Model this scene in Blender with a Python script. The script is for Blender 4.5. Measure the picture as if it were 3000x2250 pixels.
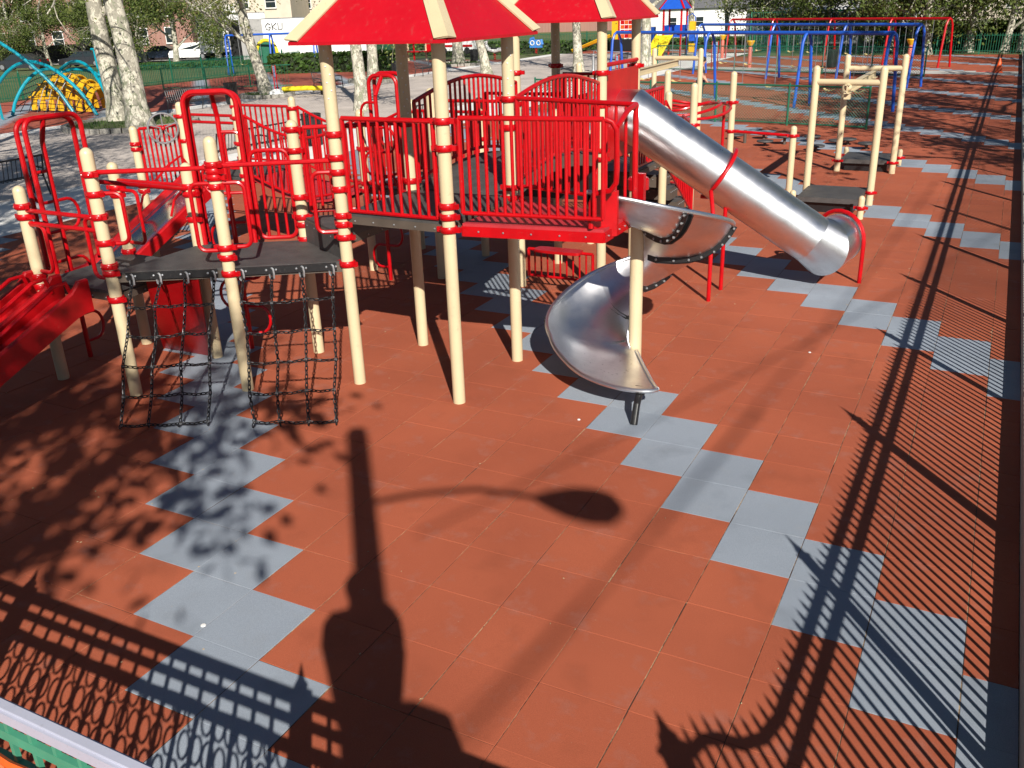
import bpy, bmesh, math, random
import numpy as np
from mathutils import Vector, Matrix, noise as mnoise

# ------------------------------------------------------------------ camera, sky, sun, exposure
S = 0.54                                   # metres per ground tile; all coordinates below are in tiles
scn = bpy.context.scene
for o in list(bpy.data.objects): bpy.data.objects.remove(o)
F_PX, PITCH, ROLL, YAW = 2664.3, 0.39520, -0.0360, -0.48890
CU, CV, CZ = 5.4784, -12.9082, 6.6845
_cy, _sy = math.cos(YAW), math.sin(YAW)
_fwd = Vector((_sy*math.cos(PITCH), _cy*math.cos(PITCH), -math.sin(PITCH)))
_rt = Vector((_cy, -_sy, 0)); _up = _rt.cross(_fwd)
_r2 = _rt*math.cos(ROLL)+_up*math.sin(ROLL); _u2 = _up*math.cos(ROLL)-_rt*math.sin(ROLL)
CAMP = Vector((CU, CV, CZ))
cam_d = bpy.data.cameras.new('camera'); cam = bpy.data.objects.new('camera', cam_d)
scn.collection.objects.link(cam); scn.camera = cam
cam_d.sensor_width = 36; cam_d.lens = 36*F_PX/3000; cam_d.clip_start = 0.05; cam_d.clip_end = 2000
M = Matrix.Identity(4)
for i in range(3):
    M[i][0], M[i][1], M[i][2], M[i][3] = _r2[i], _u2[i], -_fwd[i], CAMP[i]*S
cam.matrix_world = M
SUN_EL, SUN_AZ = math.radians(32.5), math.radians(-38.2)      # azimuth of the shadows, from +v towards +u
SD = Vector((math.sin(SUN_AZ)*math.cos(SUN_EL), math.cos(SUN_AZ)*math.cos(SUN_EL), -math.sin(SUN_EL)))
w = bpy.data.worlds.new('World'); scn.world = w; w.use_nodes = True
wn = w.node_tree.nodes; wn.clear()
wo = wn.new('ShaderNodeOutputWorld'); bg = wn.new('ShaderNodeBackground'); sky = wn.new('ShaderNodeTexSky')
sky.sky_type = 'NISHITA'; sky.sun_disc = False; sky.sun_elevation = SUN_EL
sky.sun_rotation = math.atan2(-SD.x, -SD.y); sky.air_density = .75; sky.dust_density = 0.1; sky.ozone_density = 1.4
bg.inputs['Strength'].default_value = 0.05
w.node_tree.links.new(sky.outputs[0], bg.inputs[0]); w.node_tree.links.new(bg.outputs[0], wo.inputs[0])
sl = bpy.data.lights.new('sun', 'SUN'); sl.energy = 5.0; sl.angle = math.radians(0.53); sl.color = (1.0, 0.945, 0.86)
so = bpy.data.objects.new('sun', sl); scn.collection.objects.link(so)
so.rotation_euler = SD.to_track_quat('-Z', 'Y').to_euler(); so.location = (10, -20, 30)
scn.view_settings.view_transform = 'Standard'; scn.view_settings.look = 'None'
scn.view_settings.exposure = 0.64; scn.view_settings.gamma = 1.0; scn.view_settings.use_curve_mapping = False
scn.render.engine = 'CYCLES'

# ------------------------------------------------------------------ helpers
rnd = random.Random(7)
def ray(px, py):
    return (_r2*((px-1500)/F_PX) + _u2*(-(py-1125)/F_PX) + _fwd)
def gp(px, py, z=0.0):                      # pixel of the photograph -> point at height z
    d = ray(px, py); t = (z-CZ)/d.z
    return CAMP + d*t
def at_d(px, py, dist):                     # pixel -> point at a horizontal distance
    d = ray(px, py); return CAMP + d*(dist/math.hypot(d.x, d.y))
def proj(p):
    q = Vector(p)-CAMP; z = q.dot(_fwd)
    return (1500+F_PX*q.dot(_r2)/z, 1125-F_PX*q.dot(_u2)/z, z)
def ell(d):                                 # street level: the ground falls away gently beyond the park
    return -0.12-1.45*min(1, max(0, (d-128)/80))
def ground_z(u, v): return ell(math.hypot(u-CU, v-CV))
V3 = lambda *a: Vector(a)

class MB:
    def __init__(s): s.v = []; s.f = []
    def add(s, vs, fs):
        b = len(s.v); s.v += [Vector(x) for x in vs]; s.f += [tuple(i+b for i in f) for f in fs]; return s
    def tube(s, pts, r, n=8, closed=False, cap=True):
        pts = [Vector(p) for p in pts]; m = len(pts)
        rs = r if isinstance(r, (list, tuple)) else [r]*m
        tan = []
        for i in range(m):
            if closed: t = pts[(i+1) % m]-pts[i-1]
            else: t = pts[min(i+1, m-1)]-pts[max(i-1, 0)]
            tan.append(t.normalized() if t.length > 1e-9 else Vector((0, 0, 1)))
        a = Vector((0, 0, 1)) if abs(tan[0].z) < .9 else Vector((1, 0, 0))
        nrm = (a-tan[0]*a.dot(tan[0])).normalized()
        vs = []
        for i in range(m):
            nrm = (nrm-tan[i]*nrm.dot(tan[i])); nrm = nrm.normalized() if nrm.length > 1e-6 else tan[i].orthogonal().normalized()
            bi = tan[i].cross(nrm)
            for k in range(n):
                an = 2*math.pi*k/n; vs.append(pts[i]+(nrm*math.cos(an)+bi*math.sin(an))*rs[i])
        fs = []
        for i in range(m if closed else m-1):
            j = (i+1) % m
            for k in range(n):
                k2 = (k+1) % n; fs.append((i*n+k, i*n+k2, j*n+k2, j*n+k))
        if cap and not closed:
            fs.append(tuple(range(n-1, -1, -1))); fs.append(tuple((m-1)*n+k for k in range(n)))
        return s.add(vs, fs)
    def box(s, c, sz, rz=0.0, mat=None):
        hx, hy, hz = sz[0]/2, sz[1]/2, sz[2]/2
        R = mat if mat is not None else Matrix.Rotation(rz, 3, 'Z')
        vs = [Vector(c)+R @ Vector((x*hx, y*hy, z*hz)) for z in (-1, 1) for y in (-1, 1) for x in (-1, 1)]
        return s.add(vs, [(0, 2, 3, 1), (4, 5, 7, 6), (0, 1, 5, 4), (2, 6, 7, 3), (0, 4, 6, 2), (1, 3, 7, 5)])
    def bar(s, a, b, w, h, up=(0, 0, 1)):    # box from a to b
        a, b = Vector(a), Vector(b); t = (b-a); L = t.length; t.normalize(); u = Vector(up)
        y = u.cross(t); y = y.normalized() if y.length > 1e-6 else t.orthogonal().normalized(); z = t.cross(y)
        R = Matrix((t, y, z)).transposed()
        return s.box((a+b)/2, (L, w, h), mat=R)
    def prism(s, poly, z0, z1):
        n = len(poly); vs = [(p[0], p[1], z0) for p in poly]+[(p[0], p[1], z1) for p in poly]
        fs = [tuple(range(n-1, -1, -1)), tuple(range(n, 2*n))]
        fs += [(i, (i+1) % n, n+(i+1) % n, n+i) for i in range(n)]
        return s.add(vs, fs)
    def lathe(s, prof, c=(0, 0, 0), n=14):
        c = Vector(c); m = len(prof); vs = []
        for r, z in prof:
            for k in range(n):
                an = 2*math.pi*k/n; vs.append(c+Vector((r*math.cos(an), r*math.sin(an), z)))
        fs = [(i*n+k, i*n+(k+1) % n, (i+1)*n+(k+1) % n, (i+1)*n+k) for i in range(m-1) for k in range(n)]
        fs.append(tuple(range(n-1, -1, -1))); fs.append(tuple((m-1)*n+k for k in range(n)))
        return s.add(vs, fs)
    def grid(s, rows, closed=False):
        m, n = len(rows), len(rows[0]); vs = [p for r in rows for p in r]; fs = []
        for i in range(m-1):
            for k in range(n if closed else n-1):
                k2 = (k+1) % n; fs.append((i*n+k, i*n+k2, (i+1)*n+k2, (i+1)*n+k))
        return s.add(vs, fs)
    def ball(s, c, r, n=10, m=6, sz=1.0):
        prof = [(max(1e-4, r*math.sin(math.pi*i/m)), -r*sz*math.cos(math.pi*i/m)) for i in range(m+1)]
        return s.lathe(prof, c, n)

OFF = {}
def mesh_of(mb, name, mat, off=Vector((0, 0, 0)), smooth=35, solid=0):
    me = bpy.data.meshes.new(name)
    me.from_pydata([tuple((p-off)*S) for p in mb.v], [], mb.f)
    if solid:
        bm = bmesh.new(); bm.from_mesh(me); bm.normal_update()
        bmesh.ops.solidify(bm, geom=bm.faces[:], thickness=solid*S); bm.to_mesh(me); bm.free()
    if smooth:
        me.polygons.foreach_set('use_smooth', [True]*len(me.polygons))
        me.set_sharp_from_angle(angle=math.radians(smooth))
    me.materials.append(mat); me.update(); return me
def setp(o, label=None, cat=None, group=None, kind=None):
    if label: o['label'] = label
    if cat: o['category'] = cat
    if group: o['group'] = group
    if kind: o['kind'] = kind
    return o
def put(name, me, parent=None, loc=None, **kw):
    o = bpy.data.objects.new(name, me); scn.collection.objects.link(o)
    if parent is not None: o.parent = parent; OFF[o] = OFF[parent].copy()
    else: OFF[o] = Vector((0, 0, 0))
    if loc is not None:
        o.location = (Vector(loc)-OFF[o])*S; OFF[o] = Vector(loc)
    setp(o, **kw); return o
def build(name, mb, mat, parent=None, smooth=35, solid=0, origin=None, **kw):
    off = OFF[parent] if parent is not None else Vector((0, 0, 0))
    if origin is not None: off = Vector(origin)
    o = put(name, mesh_of(mb, name, mat, off, smooth, solid), parent, **kw)
    if origin is not None: o.location = (off-(OFF[parent] if parent is not None else Vector((0, 0, 0))))*S; OFF[o] = off
    return o
def thing(name, loc, label, cat, group=None):
    o = bpy.data.objects.new(name, None); scn.collection.objects.link(o)
    o.empty_display_size = .1; o.location = Vector(loc)*S; OFF[o] = Vector(loc)
    return setp(o, label, cat, group)
def copy_tree(o, parent=None):
    c = o.copy(); scn.collection.objects.link(c); c.parent = parent
    if parent is not None: c.matrix_parent_inverse = o.matrix_parent_inverse
    for ch in list(o.children): copy_tree(ch, c)
    return c
def place(o, loc, rz=0.0, sc=1.0, label=None):
    o.location = Vector(loc)*S; o.rotation_euler = (0, 0, rz); o.scale = (sc, sc, sc)
    if label: o['label'] = label
    return o

# ------------------------------------------------------------------ materials
def newmat(name):
    m = bpy.data.materials.new(name); m.use_nodes = True
    nt = m.node_tree; b = nt.nodes['Principled BSDF']; return m, nt, b
def N(nt, t, **kw):
    n = nt.nodes.new(t)
    for k, v in kw.items():
        if k in n.inputs.keys(): n.inputs[k].default_value = v
        else: setattr(n, k, v)
    return n
def mixc(nt, fac, a, b, blend='MIX'):
    n = nt.nodes.new('ShaderNodeMix'); n.data_type = 'RGBA'; n.blend_type = blend; n.clamp_factor = True
    def s(i, v):
        if isinstance(v, bpy.types.NodeSocket): nt.links.new(v, n.inputs[i])
        elif isinstance(v, (int, float)): n.inputs[i].default_value = v
        else: n.inputs[i].default_value = (v[0], v[1], v[2], 1)
    s(0, fac); s(6, a); s(7, b); return n.outputs[2]
def ramp(nt, src, a, b):
    n = nt.nodes.new('ShaderNodeMapRange'); n.inputs[1].default_value = a; n.inputs[2].default_value = b
    nt.links.new(src, n.inputs[0]); return n.outputs[0]
def pos(nt, scale=1.0, obj=False):
    if obj: return nt.nodes.new('ShaderNodeTexCoord').outputs['Object']
    g = nt.nodes.new('ShaderNodeNewGeometry'); return g.outputs['Position']
def noise_(nt, vec, scale, detail=4, rough=.55):
    n = N(nt, 'ShaderNodeTexNoise'); n.inputs['Scale'].default_value = scale; n.inputs['Detail'].default_value = detail
    n.inputs['Roughness'].default_value = rough; nt.links.new(vec, n.inputs['Vector']); return n.outputs['Fac']
def bump(nt, b, h, st=.3, dist=.01):
    n = N(nt, 'ShaderNodeBump'); n.inputs['Strength'].default_value = st; n.inputs['Distance'].default_value = dist
    nt.links.new(h, n.inputs['Height']); nt.links.new(n.outputs[0], b.inputs['Normal'])
def paint(name, c, rough=.3, metal=0.0, var=.25, vs=6.0, dirt=(.12, .1, .08), coat=0.0, bs=.0, bscale=200, obj=False, spec=.5):
    m, nt, b = newmat(name); p = pos(nt, obj=obj)
    n1 = noise_(nt, p, vs, 5); n2 = noise_(nt, p, vs*9, 3)
    dark = tuple(x*(1-var) for x in c)
    col = mixc(nt, ramp(nt, n1, .35, .7), c, dark)
    col = mixc(nt, ramp(nt, n2, .62, .85), col, tuple(.65*x+.35*y for x, y in zip(c, dirt)))
    nt.links.new(col, b.inputs['Base Color'])
    r = N(nt, 'ShaderNodeMapRange'); r.inputs[3].default_value = rough*.8; r.inputs[4].default_value = min(1, rough*1.5)
    nt.links.new(n2, r.inputs[0]); nt.links.new(r.outputs[0], b.inputs['Roughness'])
    b.inputs['Metallic'].default_value = metal; b.inputs['Specular IOR Level'].default_value = spec
    b.inputs['Coat Weight'].default_value = coat; b.inputs['Coat Roughness'].default_value = .12
    if bs: bump(nt, b, noise_(nt, p, bscale, 2), bs, .004)
    return m
RED = paint('red_powder_coat', (.44, .0015, .005), .3, var=.22, coat=.12, spec=.35)
REDDK = paint('red_deck_coating', (.40, .022, .03), .5, var=.25, bs=.3, bscale=160)
ROOFRED = paint('red_roof_metal', (.43, .0022, .010), .42, var=.14, vs=2, spec=.3)
REDPL = paint('red_plastic', (.40, .003, .006), .34, var=.2, vs=3, spec=.4)
BEIGE = paint('beige_powder_coat', (.57, .465, .29), .34, var=.1, vs=2.5)
BLACKDK = paint('black_rubber_coated_deck', (.062, .058, .056), .55, var=.35, dirt=(.3, .27, .24), bs=.4, bscale=120)
BLACK = paint('black_metal', (.012, .012, .013), .35, var=.2)
BROWN = paint('brown_deck_edge', (.085, .065, .05), .5)
BLUE = paint('blue_powder_coat', (.012, .085, .46), .3, var=.15, coat=.3)
GREEN = paint('green_fence_paint', (.012, .12, .065), .4, var=.25)
GREENL = paint('pale_green_fence_paint', (.06, .27, .17), .4, var=.2)
TEAL = paint('teal_paint', (.0, .26, .34), .3, var=.15)
YELLOW = paint('yellow_plastic', (.72, .40, .012), .4, var=.12)
YELLOW2 = paint('bright_yellow_plastic', (.80, .62, .02), .4, var=.1)
ORANGE = paint('orange_plastic', (.75, .095, .012), .45, var=.15)
SALMON = paint('faded_red_paint', (.55, .12, .085), .5)
WHITEP = paint('white_vehicle_paint', (.78, .78, .77), .25, var=.06, coat=.4)
WHITEW = paint('white_wall_paint', (.74, .73, .70), .6, var=.12, vs=1)
GREYM = paint('galvanised_steel', (.42, .43, .44), .4, metal=.8, var=.15)
RAILW = paint('pale_handrail_paint', (.40, .41, .50), .3, var=.08, coat=.3)
DKMETAL = paint('dark_bench_metal', (.02, .02, .022), .4, var=.3)
CONC = paint('concrete', (.46, .44, .40), .85, var=.22, vs=1.6, dirt=(.2, .19, .17), bs=.4, bscale=60)
CONCW = paint('pale_concrete', (.76, .74, .70), .85, var=.16, vs=1.1, dirt=(.3, .29, .27), bs=.3, bscale=60)
STONE = paint('stone_edging', (.33, .31, .27), .9, var=.35, vs=5, bs=.5, bscale=30)
TYRE = paint('tyre_rubber', (.015, .015, .015), .7)
LEAFB = paint('blue_grey_plastic', (.05, .2, .55), .4)
SIGNB = paint('sign_panel_pale_blue', (.35, .52, .66), .5, var=.2, vs=14)
SKIN = paint('skin', (.50, .27, .18), .55, var=.1)
CLOTH1 = paint('charcoal_cotton', (.035, .037, .04), .85, var=.2)
CLOTH2 = paint('dark_denim', (.02, .028, .05), .85, var=.2)
CLOTHW = paint('white_cloth', (.7, .7, .68), .8, var=.15)
HAIR = paint('dark_hair', (.014, .01, .008), .6)

def steel(name='brushed_stainless', lo=.27, hi=.40):
    m, nt, b = newmat(name); p = pos(nt)
    b.inputs['Metallic'].default_value = 1.0
    n1 = noise_(nt, p, 3.5, 6, .6); n2 = noise_(nt, p, 45, 4)
    col = mixc(nt, ramp(nt, n1, .35, .7), (.78, .78, .79), (.62, .62, .64))
    nt.links.new(col, b.inputs['Base Color'])
    r = N(nt, 'ShaderNodeMapRange'); r.inputs[1].default_value = .3; r.inputs[2].default_value = .7
    r.inputs[3].default_value = lo; r.inputs[4].default_value = hi
    nt.links.new(n1, r.inputs[0]); nt.links.new(r.outputs[0], b.inputs['Roughness'])
    mp = N(nt, 'ShaderNodeMapping'); mp.inputs['Scale'].default_value = (3, 3, 60); mp.inputs['Rotation'].default_value = (.5, .3, .2); nt.links.new(p, mp.inputs[0])
    n3 = noise_(nt, mp.outputs[0], 6, 3); sc_ = ramp(nt, n3, .62, .75)
    col2 = mixc(nt, sc_, col, (.45, .45, .47)); nt.links.new(col2, b.inputs['Base Color'])
    bump(nt, b, n2, .07, .002); return m
STEEL = steel(); BEDST = steel('polished_slide_bed', .12, .2)
CHAIN = paint('coated_chain', (.03, .03, .032), .3, metal=.6, var=.4)
def glass_mat():
    m, nt, b = newmat('dark_window_glass'); b.inputs['Base Color'].default_value = (.02, .028, .03, 1)
    b.inputs['Roughness'].default_value = .08; return m
GLASS = glass_mat()
def tile_mat(name, c, c2):
    m, nt, b = newmat(name); p = pos(nt)
    sc = N(nt, 'ShaderNodeVectorMath', operation='SCALE'); sc.inputs['Scale'].default_value = 1/S; nt.links.new(p, sc.inputs[0])
    ad = N(nt, 'ShaderNodeVectorMath', operation='ADD'); ad.inputs[1].default_value = (0.0, 0.0, 50.5); nt.links.new(sc.outputs[0], ad.inputs[0])
    fl = N(nt, 'ShaderNodeVectorMath', operation='FLOOR'); nt.links.new(ad.outputs[0], fl.inputs[0])
    wn_ = N(nt, 'ShaderNodeTexWhiteNoise', noise_dimensions='2D'); nt.links.new(fl.outputs[0], wn_.inputs['Vector'])
    col = mixc(nt, wn_.outputs['Value'], c, c2)
    big = noise_(nt, p, .5, 4); mid = noise_(nt, p, 4, 6, .65); fine = noise_(nt, p, 260, 2); grit = noise_(nt, p, 90, 2)
    col = mixc(nt, ramp(nt, big, .4, .75), col, tuple(x*.80 for x in c2))
    col = mixc(nt, ramp(nt, mid, .55, .8), col, tuple(min(1, x*.7+.055) for x in c))
    col = mixc(nt, ramp(nt, fine, .30, .70), tuple(x*.0 for x in c), col) if False else col
    k = N(nt, 'ShaderNodeMapRange'); k.inputs[1].default_value = .25; k.inputs[2].default_value = .75; k.inputs[3].default_value = .72; k.inputs[4].default_value = 1.24
    nt.links.new(fine, k.inputs[0])
    vm = N(nt, 'ShaderNodeVectorMath', operation='SCALE'); nt.links.new(col, vm.inputs[0]); nt.links.new(k.outputs[0], vm.inputs['Scale'])
    col = mixc(nt, ramp(nt, grit, .73, .80), vm.outputs[0], (.42, .30, .2))
    mp = N(nt, 'ShaderNodeMapping'); mp.inputs['Scale'].default_value = (1.0, 5.5, 1); mp.inputs['Rotation'].default_value = (0, 0, .7); nt.links.new(p, mp.inputs[0])
    sc1 = noise_(nt, mp.outputs[0], 2.6, 7, .75); msk = noise_(nt, p, .9, 2)
    mm_ = N(nt, 'ShaderNodeMath', operation='MULTIPLY'); nt.links.new(ramp(nt, sc1, .64, .74), mm_.inputs[0]); nt.links.new(ramp(nt, msk, .5, .68), mm_.inputs[1])
    m2_ = N(nt, 'ShaderNodeMath', operation='MULTIPLY'); m2_.inputs[1].default_value = .5; nt.links.new(mm_.outputs[0], m2_.inputs[0])
    col = mixc(nt, m2_.outputs[0], col, (.55, .42, .36))
    st = noise_(nt, p, 1.7, 5, .6); m3_ = N(nt, 'ShaderNodeMath', operation='MULTIPLY'); m3_.inputs[1].default_value = .55; nt.links.new(ramp(nt, st, .56, .72), m3_.inputs[0])
    col = mixc(nt, m3_.outputs[0], col, tuple(x*.62 for x in c))
    nt.links.new(col, b.inputs['Base Color']); b.inputs['Roughness'].default_value = .85
    b.inputs['Specular IOR Level'].default_value = .25
    bump(nt, b, fine, .5, .006); return m
TRED = tile_mat('red_rubber_tile', (.385, .098, .047), (.335, .082, .040))
TGREY = tile_mat('grey_rubber_tile', (.275, .312, .362), (.25, .285, .335))
def joint_mat():
    m, nt, b = newmat('sandy_joint'); p = pos(nt)
    n1 = noise_(nt, p, 3.0, 5, .7); n2 = noise_(nt, p, 60, 2)
    f = ramp(nt, n1, .45, .6)
    col = mixc(nt, f, (.05, .025, .015), (.42, .30, .17)); col = mixc(nt, ramp(nt, n2, .4, .8), col, (.06, .03, .02))
    nt.links.new(col, b.inputs['Base Color']); b.inputs['Roughness'].default_value = .95; return m
JOINT = joint_mat()
def paver_mat():
    m, nt, b = newmat('grey_pavers'); p = pos(nt)
    br = N(nt, 'ShaderNodeTexBrick'); nt.links.new(p, br.inputs['Vector'])
    for k, v in dict(Scale=3.2).items(): br.inputs[k].default_value = v
    br.inputs['Mortar Size'].default_value = .02
    br.inputs['Color1'].default_value = (.50, .43, .38, 1); br.inputs['Color2'].default_value = (.41, .36, .325, 1); br.inputs['Mortar'].default_value = (.17, .155, .14, 1)
    col = mixc(nt, ramp(nt, noise_(nt, p, .6, 5), .35, .7), br.outputs['Color'], (.56, .49, .435))
    col = mixc(nt, ramp(nt, noise_(nt, p, 14, 4), .6, .8), col, (.22, .2, .18))
    nt.links.new(col, b.inputs['Base Color']); b.inputs['Roughness'].default_value = .85
    bump(nt, b, br.outputs['Fac'], .4, .01); return m
PAVER = paver_mat()
def far_tile_mat():
    m, nt, b = newmat('distant_rubber_tiles'); p = pos(nt)
    sc = N(nt, 'ShaderNodeVectorMath', operation='SCALE'); sc.inputs['Scale'].default_value = 1/S; nt.links.new(p, sc.inputs[0])
    fl = N(nt, 'ShaderNodeVectorMath', operation='FLOOR'); nt.links.new(sc.outputs[0], fl.inputs[0])
    sp = N(nt, 'ShaderNodeSeparateXYZ'); nt.links.new(fl.outputs[0], sp.inputs[0])
    a = N(nt, 'ShaderNodeMath', operation='ADD'); nt.links.new(sp.outputs[0], a.inputs[0]); nt.links.new(sp.outputs[1], a.inputs[1])
    fm = N(nt, 'ShaderNodeMath', operation='FLOORED_MODULO'); fm.inputs[1].default_value = 10; nt.links.new(a.outputs[0], fm.inputs[0])
    lt = N(nt, 'ShaderNodeMath', operation='LESS_THAN'); lt.inputs[1].default_value = 1.5; nt.links.new(fm.outputs[0], lt.inputs[0])
    wn_ = N(nt, 'ShaderNodeTexWhiteNoise', noise_dimensions='2D'); nt.links.new(fl.outputs[0], wn_.inputs['Vector'])
    base = mixc(nt, wn_.outputs['Value'], (.33, .072, .034), (.28, .058, .03))
    base = mixc(nt, ramp(nt, noise_(nt, p, 1.2, 5), .5, .8), base, (.24, .06, .04))
    col = mixc(nt, lt.outputs[0], base, (.24, .28, .32))
    nt.links.new(col, b.inputs['Base Color']); b.inputs['Roughness'].default_value = .88; return m
FARTILE = far_tile_mat()
def grass_mat():
    m, nt, b = newmat('lawn'); p = pos(nt)
    col = mixc(nt, ramp(nt, noise_(nt, p, .35, 6), .35, .65), (.055, .10, .022), (.13, .14, .05))
    col = mixc(nt, ramp(nt, noise_(nt, p, 9, 5), .5, .75), col, (.035, .06, .014))
    nt.links.new(col, b.inputs['Base Color']); b.inputs['Roughness'].default_value = .95
    bump(nt, b, noise_(nt, p, 40, 4), .9, .05); return m
GRASS = grass_mat()
def asphalt_mat():
    m, nt, b = newmat('asphalt'); p = pos(nt)
    col = mixc(nt, ramp(nt, noise_(nt, p, .4, 5), .3, .7), (.075, .073, .07), (.11, .105, .1))
    nt.links.new(col, b.inputs['Base Color']); b.inputs['Roughness'].default_value = .9; return m
ASPH = asphalt_mat()
def bark_mat():
    m, nt, b = newmat('plane_tree_bark'); p = pos(nt, obj=True)
    mp = N(nt, 'ShaderNodeMapping'); mp.inputs['Scale'].default_value = (1, 1, .55); nt.links.new(p, mp.inputs[0])
    wob = noise_(nt, mp.outputs[0], 6, 3)
    vo = N(nt, 'ShaderNodeTexVoronoi'); vo.inputs['Scale'].default_value = 9; vo.inputs['Randomness'].default_value = 1
    ad = N(nt, 'ShaderNodeVectorMath', operation='ADD'); nt.links.new(mp.outputs[0], ad.inputs[0])
    vs = N(nt, 'ShaderNodeCombineXYZ'); nt.links.new(wob, vs.inputs[0]); nt.links.new(wob, vs.inputs[1]); nt.links.new(vs.outputs[0], ad.inputs[1])
    nt.links.new(ad.outputs[0], vo.inputs['Vector'])
    sp = N(nt, 'ShaderNodeSeparateColor'); nt.links.new(vo.outputs['Color'], sp.inputs[0])
    col = mixc(nt, ramp(nt, sp.outputs[0], .45, .5), (.50, .47, .38), (.27, .25, .20))
    col = mixc(nt, ramp(nt, sp.outputs[1], .78, .82), col, (.20, .21, .14))
    col = mixc(nt, ramp(nt, noise_(nt, p, 22, 5), .55, .75), col, (.15, .135, .11))
    nt.links.new(col, b.inputs['Base Color']); b.inputs['Roughness'].default_value = .85
    bump(nt, b, sp.outputs[0], .5, .02); return m
BARK = bark_mat()
def leaf_mat(name, c1, c2, c3):
    m, nt, b = newmat(name)
    wn_ = N(nt, 'ShaderNodeNewGeometry'); rr = wn_.outputs['Random Per Island']
    col = mixc(nt, ramp(nt, rr, 0, .6), c1, c2); col = mixc(nt, ramp(nt, rr, .7, 1), col, c3)
    nt.links.new(col, b.inputs['Base Color']); b.inputs['Roughness'].default_value = .6
    b.inputs['Specular IOR Level'].default_value = .25
    tr = N(nt, 'ShaderNodeBsdfTranslucent'); nt.links.new(col, tr.inputs[0])
    mx = N(nt, 'ShaderNodeMixShader'); mx.inputs[0].default_value = .3
    out = nt.nodes['Material Output']
    nt.links.new(b.outputs[0], mx.inputs[1]); nt.links.new(tr.outputs[0], mx.inputs[2]); nt.links.new(mx.outputs[0], out.inputs[0]); return m
LEAF = leaf_mat('spring_leaves', (.10, .14, .03), (.17, .20, .05), (.22, .22, .07))
LEAFD = leaf_mat('hedge_leaves', (.03, .075, .015), (.055, .11, .02), (.08, .13, .03))
def brick_mat():
    m, nt, b = newmat('brick_wall'); p = pos(nt, obj=True)
    br = N(nt, 'ShaderNodeTexBrick'); br.inputs['Scale'].default_value = 4; nt.links.new(p, br.inputs['Vector'])
    br.inputs['Color1'].default_value = (.27, .12, .09, 1); br.inputs['Color2'].default_value = (.22, .095, .075, 1); br.inputs['Mortar'].default_value = (.3, .25, .22, 1)
    col = mixc(nt, ramp(nt, noise_(nt, p, .2, 4), .3, .7), br.outputs['Color'], (.3, .16, .12))
    nt.links.new(col, b.inputs['Base Color']); b.inputs['Roughness'].default_value = .9; return m
BRICK = brick_mat()
CREAM = paint('cream_render', (.55, .47, .37), .85, var=.12, vs=.8)
GREYW = paint('grey_render', (.34, .33, .32), .85, var=.15, vs=.8)
ROOFG = paint('grey_shingles', (.13, .13, .135), .9, var=.2, vs=3)
HEADL = paint('headlamp_plastic', (.5, .5, .5), .15)
TAILR = paint('tail_lamp_plastic', (.35, .01, .01), .2)

# ------------------------------------------------------------------ the setting
def sheet(name, poly, z, mat, **kw):
    mb = MB(); mb.add([(p[0], p[1], z) for p in poly], [tuple(range(len(poly)))])
    return build(name, mb, mat, smooth=0, kind='structure', **kw)
# terrain: one sheet out to the horizon that falls gently to street level
mb = MB(); rows = []
ds = [0, 30, 60, 90, 110, 128, 140, 155, 170, 190, 208, 240, 320, 600, 1600]
for d in ds:
    rows.append([Vector((CU+d*math.cos(a*math.pi/24), CV+d*math.sin(a*math.pi/24), ell(d))) for a in range(48)])
mb.grid(rows, closed=True)
terrain = build('ground', mb, GRASS, smooth=60, kind='structure')
UL, UR = -24, 6
rub = sheet('rubber_ground', [(UL-.02, -16), (6.53, -16), (6.53, 103), (UL-.02, 103)], -.006, JOINT)
sheet('concrete_strip', [(-29.8, -16), (UL-.02, -16), (UL-.02, 110), (-29.8, 110)], -.008, CONCW)
sheet('paved_promenade', [(-50.4, -16), (-29.8, -16), (-29.8, 112), (-50.4, 112)], -.016, PAVER)
sheet('concrete_path', [(-52.4, 18), (-50.4, 18), (-50.4, 112), (-52.4, 112)], -.012, CONCW)
sheet('rubber_play_area', [(-75, 20), (-52.4, 20), (-52.4, 100), (-75, 100)], -.014, FARTILE)
sheet('rubber_play_area', [(-50.4, 112), (UL, 112), (UL, 124), (-50.4, 124)], -.02, FARTILE)
sheet('concrete_path', [(6.3, 75.2), (6.3, 79), (-8, 81.5), (-24, 86), (-24, 81.5), (-8, 77.6)], .012, CONC)
sheet('pavement', [(6.95, -60), (17, -60), (17, 160), (6.95, 160)], -.03, CONCW)
sheet('pavement', [(-60, -60), (6.95, -60), (6.95, -16), (-60, -16)], -.03, CONC)
def band(name, A, B, w, dz, mat):
    A, B = Vector(A), Vector(B); t = (B-A).normalized(); n = Vector((-t.y, t.x)); L = (B-A).length; rows = []
    for i in range(25):
        c = A+t*(L*i/24); a, b_ = c-n*w/2, c+n*w/2
        rows.append([Vector((a.x, a.y, ground_z(a.x, a.y)+dz)), Vector((c.x, c.y, ground_z(c.x, c.y)+dz)), Vector((b_.x, b_.y, ground_z(b_.x, b_.y)+dz))])
    m = MB(); m.grid(rows); return build(name, m, mat, smooth=60, kind='structure')
band('road', (-260, 95), (-60, 178), 22, .10, ASPH)
band('pavement', (-260, 80), (-60, 163), 6, .16, CONC)
band('road', (-60, 160), (90, 128), 16, .10, ASPH)

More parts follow.
